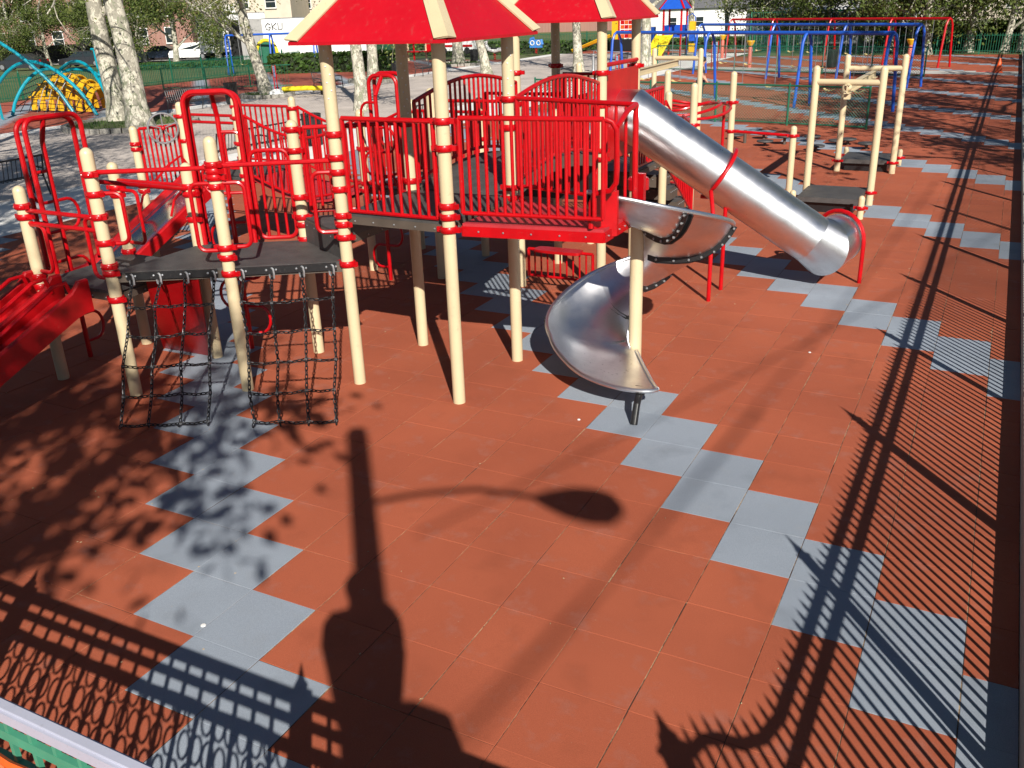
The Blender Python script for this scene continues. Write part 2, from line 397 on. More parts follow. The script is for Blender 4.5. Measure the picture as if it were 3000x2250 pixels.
# rubber tiles: one object each for the 300 that show largest, the rest joined
def tile_mb(hx, hy):
    m = MB(); c = .003
    m.add([(-hx, -hy, -.03), (hx, -hy, -.03), (hx, hy, -.03), (-hx, hy, -.03), (-hx, -hy, -c), (hx, -hy, -c), (hx, hy, -c), (-hx, hy, -c),
           (-hx+c, -hy+c, 0), (hx-c, -hy+c, 0), (hx-c, hy-c, 0), (-hx+c, hy-c, 0)],
          [(8, 9, 10, 11), (4, 5, 9, 8), (5, 6, 10, 9), (6, 7, 11, 10), (7, 4, 8, 11), (0, 1, 5, 4), (1, 2, 6, 5), (2, 3, 7, 6), (3, 0, 4, 7)])
    return m
cells = []
for i in range(UL, UR+1):
    for j in range(-13, 103):
        q = proj((i+.5, j+.5, 0)); inside = q[2] > 0 and -40 < q[0] < 3040 and -40 < q[1] < 2290
        area = 0
        if q[2] > 1:
            a_, b_, c_ = proj((i, j, 0)), proj((i+1, j, 0)), proj((i, j+1, 0))
            area = abs((b_[0]-a_[0])*(c_[1]-a_[1])-(b_[1]-a_[1])*(c_[0]-a_[0]))
        cells.append((-(area if inside else 0), i, j))
cells.sort()
shared = {}
far = {True: MB(), False: MB()}
for n_, (ar, i, j) in enumerate(cells):
    grey = (i+j) % 10 in (0, 1)
    last = i == UR
    hx = (.5-.005) if not last else .26; cx = i+.5 if not last else i+.265
    hy = .5-.0022
    r = random.Random(i*977+j); dz = r.uniform(-.002, .002); ox, oy = r.uniform(-.003, .003), r.uniform(-.003, .003); rz = r.uniform(-.0035, .0035)
    if n_ < 300:
        key = (grey, last)
        if key not in shared: shared[key] = mesh_of(tile_mb(hx, hy), 'rubber_tile', TGREY if grey else TRED, smooth=0)
        o = put('rubber_tile', shared[key], rub, loc=(cx+ox, j+.5+oy, dz)); o.rotation_euler = (r.uniform(-.001, .001), r.uniform(-.001, .001), rz)
    else:
        m = tile_mb(hx, hy); far[grey].add([(p.x+cx+ox, p.y+j+.5+oy, p.z+dz) for p in m.v], m.f)
build('rubber_tile', far[False], TRED, rub, smooth=0, kind='stuff')
build('rubber_tile', far[True], TGREY, rub, smooth=0, kind='stuff')

# ------------------------------------------------------------------ the big play structure
PS = thing('play_structure', (-6, 3, 0), 'large red and beige climbing structure with two red pyramid roofs and steel slides', 'play structure')
PR = .113
CLAMP = None
def clamp_mesh():
    m = MB(); n = 16
    prof = [(PR+.002, -.055), (PR+.026, -.055), (PR+.04, -.035), (PR+.04, .035), (PR+.026, .055), (PR+.002, .055)]
    m.lathe(prof, (0, 0, 0), n)
    for a in (0, math.pi):
        m.box(((PR+.06)*math.cos(a), (PR+.06)*math.sin(a), 0), (.09, .07, .085))
    for k in range(6):
        a = k*math.pi/3+.4; m.ball(((PR+.042)*math.cos(a), (PR+.042)*math.sin(a), 0), .014, 6, 4)
    return mesh_of(m, 'clamp', RED)
CLAMP = clamp_mesh()
def dome(h, r, k=5):
    return [(r, 0), (r, h-r)]+[(max(.004, r*math.cos(i*math.pi/2/k)), h-r+r*math.sin(i*math.pi/2/k)) for i in range(1, k+1)]
PM = {}
def post(u, v, h, clamps=(), rot=0.0, r=PR, parent=PS, flat=False, mat=None):
    key = (round(h, 2), r, flat, mat)
    if key not in PM:
        m = MB(); m.lathe([(r, -.02), (r, h)] if flat else [(r, -.02)]+dome(h, r)[1:], (0, 0, 0), 20); PM[key] = mesh_of(m, 'post', mat or BEIGE, smooth=40)
    o = put('post', PM[key], parent, loc=(u, v, 0))
    for z in clamps:
        c = put('clamp', CLAMP, o, loc=(u, v, z)); c.rotation_euler = (0, 0, rot+rnd.uniform(-.3, .3))
    return o
L0 = (-10.6, -2.0); L1 = (-8.5, -2.02); B1 = (-10.65, .2); B2 = (-8.53, .17); L2 = (-6.64, -.97); Mp = (-6.67, 1.24)
RLp = (-4.82, .17); Fp = (-2.55, .11); RB = (-4.83, 2.47); Pp = (-2.53, 2.42)
pa = (-7.15, 7.07); pb = (-7.17, 9.54); pc = (-4.81, 7.17); pd = (-4.86, 9.54); c2 = (-2.62, 7.15); d2 = (-2.68, 9.5); pe = (-4.88, 11.89); e2 = (-2.7, 11.9)
X3 = (-9.38, 7.1); X5 = (-9.4, 9.6); Y2 = (-13.6, 7.05); X1 = (-13.65, 9.5); Wp = (-15.8, 7.1); Y1 = (-16.05, 9.6); Vp = (-16.5, 5.9)
post(*L0, 3.88, (1.95, 2.15, 3.3, 3.5)); post(*L1, 4.65, (1.92, 2.42, 2.55, 2.98, 3.45, 3.85, 4.2)); post(*B1, 3.97, (2.1, 3.3, 3.45))
post(*B2, 4.05, (2.3, 2.95, 3.45, 3.6)); post(*L2, 4.76, (2.32, 2.62, 2.8, 3.9, 4.06, 4.17, 4.28)); post(*Mp, 4.78, (2.45, 2.75, 2.9, 3.3, 4.2, 4.6))
post(*RLp, 6.25, (2.38, 2.88, 3.12, 3.28, 3.75, 4.05, 4.3, 4.7), flat=True); post(*Fp, 6.25, (3.2, 3.42, 3.6, 4.55, 4.98), flat=True)
post(*RB, 6.25, (3.25, 3.5, 4.6), flat=True); post(*Pp, 6.25, (3.3, 3.5, 4.6, 5.1), flat=True)
post(*pa, 4.85, (2.35, 4.1)); post(*pb, 4.4, (2.35, 3.3, 4.0))
for q in (pc, c2, pd, d2): post(*q, 6.35, (2.2, 3.3, 3.5, 4.5, 5.2), flat=True)
post(*pe, 3.3, (2.6,)); post(*e2, 4.0, (2.6, 3.4))
for q, h in ((X3, 4.3), (X5, 4.3), (Y2, 4.3), (X1, 4.35), (Wp, 4.4), (Y1, 4.3)): post(*q, h, (2.2, 2.4, 3.3, 4.0))
post(*Vp, 3.85, (2.0, 2.15, 3.2, 3.35))

def inset(poly, d):
    c = sum((Vector(p) for p in poly), Vector((0, 0)))/len(poly)
    return [Vector(p)+(c-Vector(p)).normalized()*d for p in poly]
def deck(poly, z, mat=BLACKDK, th=.14, edge=BROWN, ins=.02):
    poly = [Vector(p) for p in poly]
    m = MB(); m.prism(inset(poly, ins), z-.05, z); o = build('deck', m, mat, PS, smooth=0)
    m = MB(); q = inset(poly, ins)
    for i in range(len(q)):
        a, b_ = q[i], q[(i+1) % len(q)]
        m.bar((a.x, a.y, z-.05-th/2), (b_.x, b_.y, z-.05-th/2), .05, th)
    build('edge_beam', m, edge, o, smooth=0)
    m = MB()
    for i in range(len(q)):
        a, b_ = q[i], q[(i+1) % len(q)]; nrm = (b_-a).orthogonal().normalized(); c = sum(q, Vector((0, 0)))/len(q)
        if (a+b_).dot(nrm)/2 < c.dot(nrm): nrm = -nrm
        for t in (.12, .3, .5, .7, .88):
            p = a.lerp(b_, t)+nrm*.028; m.ball((p.x, p.y, z-.13), .018, 6, 4)
    build('bolt', m, GREYM, o, kind='stuff'); return o
DH, DM, D1 = 2.42, 3.32, 2.05
deck([L0, L1, B2, B1], D1); deck([L1, L2, RLp, Mp, B2], DH); deck([Mp, RLp, RB], 2.9)
m = MB(); m.bar((Mp[0]+.12, Mp[1]-.08, 2.62), (RLp[0]-.12, RLp[1]+.06, 2.62), .03, .42); build('riser_panel', m, BLACKDK, PS, smooth=0)
m = MB(); m.bar((RLp[0], RLp[1]+.14, 3.05), (RB[0], RB[1]-.14, 3.05), .03, .4); build('riser_panel', m, BLACKDK, PS, smooth=0)
m = MB(); m.bar((L1[0]+.03, L1[1]+.14, 2.2), (B2[0]-.03, B2[1]-.14, 2.2), .03, .3); build('riser_panel', m, BLACKDK, PS, smooth=0)
deck([RLp, Fp, Pp, RB], DM); deck([pc, c2, d2, pd], DM); deck([pa, pc, pd, pb], 2.8); deck([X3, pa, pb, X5], 2.3); deck([Wp, Y2, X1, Y1], 2.3)
deck([pd, d2, e2, pe], 2.6)
for k, (v0, z) in enumerate(((12.0, 2.1), (12.75, 1.6), (13.5, 1.1), (14.25, .6))):
    deck([(-4.8, v0), (-2.75, v0), (-2.75, v0+.75), (-4.8, v0+.75)], z, th=.3)
m = MB(); m.bar((pc[0]+.15, pc[1]-.05, 2.75), (c2[0]-.15, c2[1]-.05, 2.75), .03, .85); build('riser_panel', m, BLACK, PS, smooth=0)
# red deck out to the spiral slide
RDECK = [(-2.38, .28), (.06, .62), (.06, 1.9), (-2.38, 2.3)]
deck(RDECK, 3.28, REDDK, th=.17, edge=RED, ins=0)

BARM = {}
def bar_mesh(mat, r=.03):
    if (mat, r) not in BARM:
        m = MB(); m.tube([(0, 0, 0), (0, 0, 1)], r, 8, cap=False); BARM[(mat, r)] = mesh_of(m, 'bar', mat, smooth=60)
    return BARM[(mat, r)]
def put_bar(parent, u, v, z0, z1, mat=RED, r=.03, name='bar'):
    o = put(name, bar_mesh(mat, r), parent, loc=(u, v, z0)); o.scale = (1, 1, (z1-z0)); return o
def railing(A, B, z0, z1, nb, ins=.2, zt=None, zb=None, r=.042, parent=PS, mat=RED, name='railing', round_=0.0, seg=16, mids=(), br=.03):
    A, B = Vector(A), Vector(B); t = (B-A).normalized(); L = (B-A).length
    a, b_ = A+t*ins, B-t*ins
    P = lambda s: a.lerp(b_, s)
    zt = zt or (lambda s: z1); zb = zb or (lambda s: z0)
    m = MB(); n = seg if (zt(0) != zt(.5) or zb(0) != zb(.5)) else 1
    if round_:
        rr = round_/(b_-a).length; pts = []
        for s, z, qs in ((0, z0, (math.pi, 1.5*math.pi)), (1, z0, (1.5*math.pi, 2*math.pi)), (1, z1, (0, .5*math.pi)), (0, z1, (.5*math.pi, math.pi))):
            cs = s+(rr if s == 0 else -rr); cz = z+(round_ if z == z0 else -round_)
            for k in range(5):
                an = qs[0]+(qs[1]-qs[0])*k/4; p = P(cs+rr*math.cos(an)); pts.append((p.x, p.y, cz+round_*math.sin(an)))
        m.tube(pts, r, 8, closed=True)
    else:
        top = [(P(i/n).x, P(i/n).y, zt(i/n)) for i in range(n+1)]; bot = [(P(i/n).x, P(i/n).y, zb(i/n)) for i in range(n+1)]
        m.tube(top, r, 10); m.tube(bot, r*.85, 8)
        for s in (0, 1): m.tube([(P(s).x, P(s).y, zb(s)-.0), (P(s).x, P(s).y, zt(s))], r, 8)
        for zz in mids: m.tube([(P(i/n).x, P(i/n).y, zb(i/n)+zz) for i in range(n+1)], r*.7, 8)
    o = build(name, m, mat, parent)
    for k in range(nb):
        s = (k+1)/(nb+1); p = P(s); put_bar(o, p.x, p.y, zb(s), zt(s), mat, br)
    return o
railing(RLp, Fp, 3.37, 4.97, 9)
railing((-2.42, .18), (.22, .5), 3.48, 5.02, 15, ins=.12)
railing((Pp[0]+.1, Pp[1]-.05), (.3, 1.62), 3.55, 5.12, 12, ins=.1)
m = MB(); m.tube([(.12, .49, 5.02), (.24, .5, 4.98), (.3, .53, 4.86), (.3, .56, 4.3), (.28, .58, 4.05), (.18, .6, 3.92), (0, .6, 3.88), (-.1, .58, 3.84), (-.14, .57, 3.7), (-.14, .56, 3.3)], .045, 10)
m.tube([(.3, .53, 4.9), (.26, 1.1, 5.08), (.2, 1.64, 5.12)], .045, 10); m.tube([(.2, 1.64, 5.12), (.2, 1.66, 3.3)], .05, 10)
build('slide_gate_rail', m, RED, PS)
m = MB(); m.prism([(-.1, .6), (.14, 1.0), (.14, 1.07), (-.12, .67)], 3.1, 3.84); build('slide_hood', m, RED, PS, smooth=0)
m = MB(); m.prism([(.08, 2.02), (.24, 1.98), (.24, 2.1), (.08, 2.12)], 3.1, 3.95); build('slide_hood', m, RED, PS, smooth=0)
# arched bridge between the two roofed decks
za = lambda s: DM+.30*math.sin(math.pi*s)
m = MB(); n = 18
for k in range(n):
    s0, s1 = k/n, (k+1)/n; v0, v1 = 2.5+4.62*s0, 2.5+4.62*s1
    a0, a1 = za(s0)+.02, za(s1)+.02
    m.add([(-4.62, v0+.012, a0-.05), (-2.74, v0+.012, a0-.05), (-2.74, v1-.012, a1-.05), (-4.62, v1-.012, a1-.05), (-4.62, v0+.012, a0), (-2.74, v0+.012, a0), (-2.74, v1-.012, a1), (-4.62, v1-.012, a1)],
          [(0, 3, 2, 1), (4, 5, 6, 7), (0, 1, 5, 4), (2, 3, 7, 6), (1, 2, 6, 5), (3, 0, 4, 7)])
br = build('arched_bridge', m, BLACKDK, PS, smooth=0)
for uu in (-4.66, -2.7):
    m = MB(); rows = []
    for k in range(n+1):
        s = k/n; v = 2.5+4.62*s; z = za(s); rows.append([Vector((uu-.03, v, z-.2)), Vector((uu+.03, v, z-.2)), Vector((uu+.03, v, z+.05)), Vector((uu-.03, v, z+.05))])
    m.grid(rows, closed=True); build('side_beam', m, BROWN, br, smooth=20)
for uu in (-4.72, -2.64):
    railing((uu, 2.45), (uu, 7.15), 0, 0, 21, ins=.16, zt=lambda s: za(s)+1.68, zb=lambda s: za(s)+.16, seg=20, br=.028)
# sagging plank bridge
zs = lambda s: 2.28-.5*math.sin(math.pi*s)
m = None
sb = None
for k in range(11):
    s0, s1 = k/11, (k+1)/11; u0, u1 = -13.55+4.12*s0, -13.55+4.12*s1
    m = MB(); a0, a1 = zs(s0), zs(s1)
    m.add([(u0+.015, 7.3, a0-.07), (u1-.015, 7.3, a1-.07), (u1-.015, 9.35, a1-.07), (u0+.015, 9.35, a0-.07), (u0+.015, 7.3, a0), (u1-.015, 7.3, a1), (u1-.015, 9.35, a1), (u0+.015, 9.35, a0)],
          [(0, 3, 2, 1), (4, 5, 6, 7), (0, 1, 5, 4), (2, 3, 7, 6), (1, 2, 6, 5), (3, 0, 4, 7)])
    if sb is None:
        mm = MB()
        for vv in (7.5, 9.15): mm.tube([(-13.55+4.12*i/12, vv, zs(i/12)-.11) for i in range(13)], .035, 6)
        sb = build('sagging_bridge', mm, BLACK, PS)
    build('plank', m, REDDK, sb, smooth=0)
for vv in (7.18, 9.5):
    railing((-13.6, vv), (-9.4, vv), 0, 0, 17, ins=.15, zt=lambda s: 4.05-.55*math.sin(math.pi*s), zb=lambda s: zs(s)+.12, seg=16, br=.026)
# other barriers
railing(Mp, RB, 3.0, 4.62, 7)
railing(Vector(B2).lerp(Vector(Mp), .52), Mp, 2.5, 4.22, 3, ins=.14, round_=.16)
railing(X5, pb, 2.4, 4.0, 8); railing(pb, pd, 2.9, 4.5, 8); railing(X3, pa, 2.4, 4.05, 5, ins=.6); railing(pa, pc, 2.9, 4.55, 8)
railing(pd, d2, 3.4, 5.0, 9); railing(pd, pe, 2.7, 4.3, 9); railing(d2, e2, 2.7, 4.5, 9)
railing(Y2, X1, 3.95, 4.02, 0) if False else None
railing(Y1, X1, 2.4, 4.05, 8)
railing(Wp, Vp, 2.1, 3.75, 7, ins=.16)
railing((-2.72, 11.95), (-2.72, 15.0), 0, 0, 14, ins=.1, zt=lambda s: 4.1-2.0*s, zb=lambda s: 2.5-2.0*s, seg=4)
railing((-4.84, 11.95), (-4.84, 15.0), 0, 0, 14, ins=.1, zt=lambda s: 4.1-2.0*s, zb=lambda s: 2.5-2.0*s, seg=4)
# steering wheel on its barrier
wc = (Vector(Wp).lerp(Vector(Vp), .42)); wt = (Vector(Vp)-Vector(Wp)).normalized(); wn2 = Vector((wt.y, -wt.x))
if wn2.x < 0: wn2 = -wn2
def wpt(a, r, out=.14): return (wc.x+wt.x*r*math.cos(a)+wn2.x*out, wc.y+wt.y*r*math.cos(a)+wn2.y*out, 3.72+r*math.sin(a))
m = MB(); m.tube([wpt(k*math.pi/14, .42) for k in range(28)], .03, 6, closed=True)
for k in range(5): m.tube([wpt(0, 0), wpt(k*2*math.pi/5+.3, .42)], .018, 6)
sw = build('steering_wheel', m, GREYM, PS)
m = MB(); m.ball(wpt(0, 0, .17), .07); m.tube([wpt(0, 0, 0), wpt(0, 0, .15)], .04, 8); build('hub', m, RED, sw)
# plain top rails over the climbing nets
def toprail(A, B, z, ins=.1, r=.042, z2=None):
    A, B = Vector(A), Vector(B); t = (B-A).normalized()*ins; m = MB()
    m.tube([(A.x+t.x, A.y+t.y, z), (B.x-t.x, B.y-t.y, z2 or z)], r, 10); return build('top_rail', m, RED, PS)
toprail(L1, L2, 4.22); toprail(L2, RLp, 4.25); toprail(L1, B2, 4.05, z2=3.55)
toprail(L0, L1, 3.42); toprail(L0, L1, 3.18); toprail(B1, B2, 3.6); toprail(Y2, Wp, 4.05); toprail(Y2, Wp, 3.85)
# hand-grip loops beside the posts
def grip(q, ang, z0, z1, wd=.4, off=.06):
    d = Vector((math.cos(ang), math.sin(ang))); m = MB(); r = .13
    def pt(x, z): return (q[0]+d.x*x, q[1]+d.y*x, z)
    x0, x1 = PR+off, PR+off+wd; pts = [pt(PR, z0)]
    for cx, cz, a0 in ((x1-r, z0+r, -math.pi/2), (x1-r, z1-r, 0)):
        for k in range(5): a = a0+k*math.pi/8; pts.append(pt(cx+r*math.cos(a), cz+r*math.sin(a)))
    pts.append(pt(PR, z1)); m.tube(pts, .038, 8); return build('hand_grip', m, RED, PS)
e1 = math.atan2(L2[1]-L1[1], L2[0]-L1[0]); eb = math.atan2(RLp[1]-L2[1], RLp[0]-L2[0])
grip(L2, e1+math.pi, 2.75, 3.95, .3); grip(L2, eb, 2.8, 3.95, .3); grip(L1, e1, 2.95, 3.85, .28); grip(RLp, eb+math.pi, 2.98, 4.05, .3)
grip(L1, math.pi, 2.3, 3.4, .25); grip(B2, math.pi*.8, 2.5, 3.5, .3); grip(Y2, math.pi*1.1, 2.6, 3.6, .3); grip(B1, 0, 2.3, 3.4, .4); grip(L0, 0, 2.25, 3.15, .3)
# pole climbers: hoop above the deck edge, one pole with alternating loops down to the ground
def climber(c, ang, zd, top, wd=.62, out=.42, depth=.25):
    c = Vector(c); t = Vector((math.cos(ang), math.sin(ang))); nn = Vector((-t.y, t.x)); m = MB()
    def pt(x, y, z): return (c.x+t.x*x+nn.x*y, c.y+t.y*x+nn.y*y, z)
    for dy in (0, depth):
        r = .22; pts = [pt(-wd, dy, zd)]
        for cx, a0 in ((-wd+r, math.pi), (wd-r, math.pi/2)):
            for k in range(6): a = a0-k*math.pi/10; pts.append(pt(cx+r*math.cos(a), dy, top-dy*.15-r+r*math.sin(a)))
        pts.append(pt(wd, dy, zd)); m.tube(pts, .05, 10)
        if depth == 0: break
    for z in (zd+1.0, zd+.1): m.tube([pt(-wd, 0, z), pt(-wd, depth, z)], .035, 6); m.tube([pt(wd, 0, z), pt(wd, depth, z)], .035, 6)
    o = build('pole_climber', m, RED, PS)
    m = MB(); m.tube([pt(0, out, 0), pt(0, out, top-.5)], .05, 10); m.tube([pt(0, out, top-.5), pt(0, depth, top-.05)], .05, 8)
    s = 1; z = .35
    while z < top-1.2:
        pts = []
        for k in range(9):
            a = -math.pi/2+k*math.pi/8; pts.append(pt(s*(.26+.22*math.cos(a)), out, z+.3+.3*math.sin(a)))
        pts = [pt(0, out, z)]+pts+[pt(0, out, z+.6)]; m.tube(pts, .033, 8); s = -s; z += .6
    build('climbing_pole', m, RED, o); return o
climber((-10.72, -.9), math.pi/2, D1, 5.0)
climber(Vector(B2).lerp(Vector(Mp), .3), math.atan2(Mp[1]-B2[1], Mp[0]-B2[0]), DH, 5.35, wd=.5)
climber((-8.35, 7.02), math.pi, 2.3, 5.2, wd=.42, out=.6)
# roofs
def roof(posts, o_, ze, zt):
    u0 = min(p[0] for p in posts)-o_; u1 = max(p[0] for p in posts)+o_; v0 = min(p[1] for p in posts)-o_; v1 = max(p[1] for p in posts)+o_
    C = [Vector((u0, v0, ze)), Vector((u1, v0, ze)), Vector((u1, v1, ze)), Vector((u0, v1, ze))]; A = Vector(((u0+u1)/2, (v0+v1)/2, zt))
    m = MB()
    for k in range(4): m.bar(C[k], C[(k+1) % 4], .05, .05)
    rf = build('roof', m, ROOFRED, PS, smooth=0)
    for k in range(4):
        a, b_ = C[k], C[(k+1) % 4]; m = MB(); nrm = (b_-a).cross(A-a).normalized()*.03
        if nrm.z < 0: nrm = -nrm
        tt = A*.97+(a+b_)/2*.03
        m.add([a-nrm, b_-nrm, A-nrm, a+nrm, b_+nrm, A+nrm], [(2, 1, 0), (3, 4, 5), (0, 1, 4, 3), (1, 2, 5, 4), (2, 0, 3, 5)])
        build('roof_panel', m, ROOFRED, rf, smooth=0)
    for k in range(4):
        a = C[k]; ax = (A-a).normalized(); m = MB()
        e_ = (C[(k+1) % 4]-a).normalized(); f_ = (C[k-1]-a).normalized(); w_ = .19
        up = Vector((0, 0, .045)); pts = []
        pe_ = e_-ax*e_.dot(ax); pf_ = f_-ax*f_.dot(ax); o2 = -(e_+f_).normalized()*.035
        pts.append([a+e_*(w_/pe_.length)+up*.75+o2, a+up*1.2+o2*1.6, a+f_*(w_/pf_.length)+up*.75+o2])
        pts.append([A+pe_.normalized()*w_*.65+up*.9, A+up*1.4, A+pf_.normalized()*w_*.65+up*.9])
        m.grid(pts); h = build('hip_strip', m, BEIGE, rf, smooth=0, solid=.03)
        m = MB()
        for s in (.08, .2, .32, .44, .56, .68, .8):
            for j in (0, 2):
                p = pts[0][j].lerp(pts[1][j], s).lerp(pts[0][1].lerp(pts[1][1], s), .25)+Vector((0, 0, .02)); m.ball(p, .014, 6, 4)
        build('bolt', m, GREYM, rf, kind='stuff')
    return rf
roof([RLp, Fp, Pp, RB], .38, 6.2, 8.0); roof([pc, c2, d2, pd], .34, 6.3, 8.1)

# pale dots painted as light in the bolt holes of the rear roof posts
for q, z0_, z1_ in ((RB, 3.9, 6.1), (pd, 3.6, 6.2), (Pp, 5.2, 6.1), (RLp, 5.3, 6.1)):
    m = MB(); z = z0_; k = 0
    while z < z1_:
        a = -1.15+(.55 if k % 2 else 0); m.ball((q[0]+(PR+.001)*math.cos(a), q[1]+(PR+.001)*math.sin(a), z), .016, 6, 4); z += .13; k += 1
    build('lit_hole_dot', m, CLOTHW, PS, kind='stuff')
# red entrance panel of the tube slide
ze_ = 4.5
TB = Vector((1.86, 9.6, 1.2)); TR_ = .585
m = MB()
cu = -2.6; ring = []
outer = []
for k in range(33):
    a = 2*math.pi*k/32; cy_, cz_ = 8.3, 4.16
    y, z = math.cos(a), math.sin(a)
    s = min((1.05/abs(y)) if abs(y) > 1e-6 else 9, ((1.05 if z > 0 else .95)/abs(z)) if abs(z) > 1e-6 else 9)
    outer.append(Vector((cu, cy_+y*s, cz_+z*s))); ring.append(Vector((cu, cy_+y*.58, cz_+z*.58)))
m.grid([ring, outer]); build('slide_panel', m, RED, PS, smooth=0, solid=.05)
m = MB(); m.tube([(cu, 7.25, 5.35), (cu, 9.35, 5.35)], .05, 8); build('panel_rail', m, RED, PS)
# steel tube slide
ts_axis = [Vector((-2.66, 8.3, 4.16)), Vector((-2.24, 8.2, 4.15))]; ts_axis.append(ts_axis[1])
def tube_section(p, q, r0, r1, root, name='tube_section'):
    m = MB(); m.tube([p, q], [r0, r1], 40, cap=False); return build(name, m, STEEL, root, smooth=50, solid=.012)
m = MB(); m.tube([ts_axis[0]+Vector((.0, 0, 0)), ts_axis[0]+Vector((.06, -.005, 0))], .69, 40, cap=False); 
TS = build('tube_slide', m, STEEL, PS, smooth=50, solid=.05)
dk = (TB-ts_axis[1]).normalized(); ds_ = (ts_axis[1]-ts_axis[0]).normalized()
m = MB(); m.tube([ts_axis[0], ts_axis[1], ts_axis[1]+dk*.4], [.59, .585/math.cos(.5*math.acos(dk.dot(ds_))), .587], 40, cap=False); build('tube_section', m, STEEL, TS, smooth=25)
p0 = ts_axis[2]; prev = p0
cuts = [.07, .32, .60, .69, .77, .85, .93, 1.0]
for k in range(len(cuts)-1):
    a, b_ = p0.lerp(TB, cuts[k]), p0.lerp(TB, cuts[k+1]); d_ = (b_-a).normalized()
    tube_section(a-d_*.03, b_, TR_+.003+.0006*k, TR_+.003, TS)
    m = MB(); m.tube([b_-d_*.004, b_+d_*.012], TR_+.008, 40, cap=False); build('seam_band', m, STEEL, TS, smooth=50, solid=.012)
ex = Vector((2.34, 10.66, 1.02))
d0 = (TB-p0).normalized(); cor = TB+d0*.34; d1 = (ex-cor).normalized()
m = MB(); m.tube([TB-d0*.02, cor, ex], [TR_, TR_/math.cos(.5*math.acos(d0.dot(d1))), TR_], 40, cap=False); build('tube_section', m, STEEL, TS, smooth=35)
m = MB(); m.tube([ex-d1*.05, ex+d1*.02], TR_+.02, 40, cap=False); build('exit_collar', m, STEEL, TS, smooth=35, solid=.03)
# supports
m = MB(); cdir = Vector((d1.y, -d1.x, 0)).normalized(); pts = [Vector((2.55, 10.48, 0))]
cc = ex.copy(); cdir = Vector((1.1, -.5, 0)).normalized()
pts = [cc+cdir*.69+Vector((0, 0, -cc.z))]+[cc+cdir*(.69*math.cos(a))+Vector((0, 0, .69*math.sin(a))) for a in [k*math.pi/12 for k in range(13)]]+[cc-cdir*.69+Vector((0, 0, -cc.z))]
m.tube(pts, .05, 10); build('support_hoop', m, RED, TS)
mid = p0.lerp(TB, .47); m = MB()
side = Vector((.06, -1, 0)).normalized(); upv = d0.cross(side).normalized()
if upv.z < 0: upv = -upv
side = upv.cross(d0).normalized()
if side.y > 0: side = -side
arc = [mid+(side*math.cos(a)+upv*math.sin(a))*.69 for a in [-.35+k*(math.pi*.62+.35)/12 for k in range(13)]]
foot1 = Vector((-.06, 7.61, 0))
m.tube([foot1, Vector((-.06, 7.64, 1.72)), Vector((-.06, 7.72, 1.9))]+arc, .05, 10)
foot2 = Vector((-.04, 8.63, 0)); m.tube([foot2, Vector((-.04, 8.66, mid.z-.55)), mid-upv*.66], .05, 10)
build('support_hoop', m, RED, TS)

# spiral slide
SC = Vector((-.2, 2.94, 0)); post(SC.x, SC.y, 3.55, (), r=.125)
m = MB(); m.lathe([(.05, 3.5), (.2, 3.5), (.2, 3.68), (.16, 3.72), (.004, 3.74)], (SC.x, SC.y, 0), 12); 
build('post_cap', m, RED, PS)
ZK = [(0, 3.2), (50, 2.86), (100, 2.40), (150, 1.86), (200, 1.28), (250, .80), (290, .52), (330, .41), (360, .385), (420, .38)]
def lerp_tab(tab, t):
    for (a, x), (b_, y) in zip(tab, tab[1:]):
        if t <= b_: return x+(y-x)*(t-a)/(b_-a)
    return tab[-1][1]
def zbs(t): return sum(lerp_tab(ZK, max(0, min(420, t+d))) for d in (-24, -12, 0, 12, 24))/5
RK = [(0, 1.84), (60, 1.74), (120, 1.70), (318, 1.69), (341, 1.79), (358, 1.94), (372, 2.08), (385, 2.24), (393, 2.28), (397, 2.2)]
HK = [(0, .62), (240, .58), (295, .46), (318, .40), (341, .24), (358, .14), (372, .10), (397, .08)]
SEC = [(.15, .16), (.2, .06), (.36, .0), (.7, -.02), (1.0, .0), (1.25, .06), (1.45, .17), (1.6, .31), (1.72, .47), (1.80, .62)]
def sp_pt(t, r, dz):
    a = math.radians(-97+t); rs = lerp_tab(RK, t)/1.8; rr = r*(1+(rs-1)*min(1, r/1.3)); k = lerp_tab(HK, t)/.62
    return SC+Vector((rr*math.cos(a), rr*math.sin(a), zbs(t)+dz*k))
ts_ = [i*6 for i in range(59)]+[350+i*4 for i in range(12)]+[397]
segs = [(0, 54), (54, 114), (114, 174), (174, 234), (234, 294), (294, 420)]
SSL = None
for a0, a1 in segs:
    tt = [t for t in ts_ if a0 <= t <= a1]
    m = MB(); m.grid([[sp_pt(t, r, dz) for r, dz in SEC] for t in tt])
    if SSL is None: SSL = build('spiral_slide', m, STEEL, PS, smooth=50, solid=.014)
    else: build('slide_section', m, STEEL, SSL, smooth=50, solid=.014)
m = MB(); m.tube([sp_pt(t, 1.82, .62) for t in ts_], [.045]*(len(ts_)-1)+[.04], 10); build('rolled_rim', m, STEEL, SSL)
m = MB(); m.tube([sp_pt(ts_[-1], r, dz) for r, dz in SEC], .04, 10); build('rolled_lip', m, STEEL, SSL)
m = MB(); m.tube([sp_pt(t, .15, .17) for t in ts_ if t < 349], .02, 8); build('inner_rim', m, STEEL, SSL)
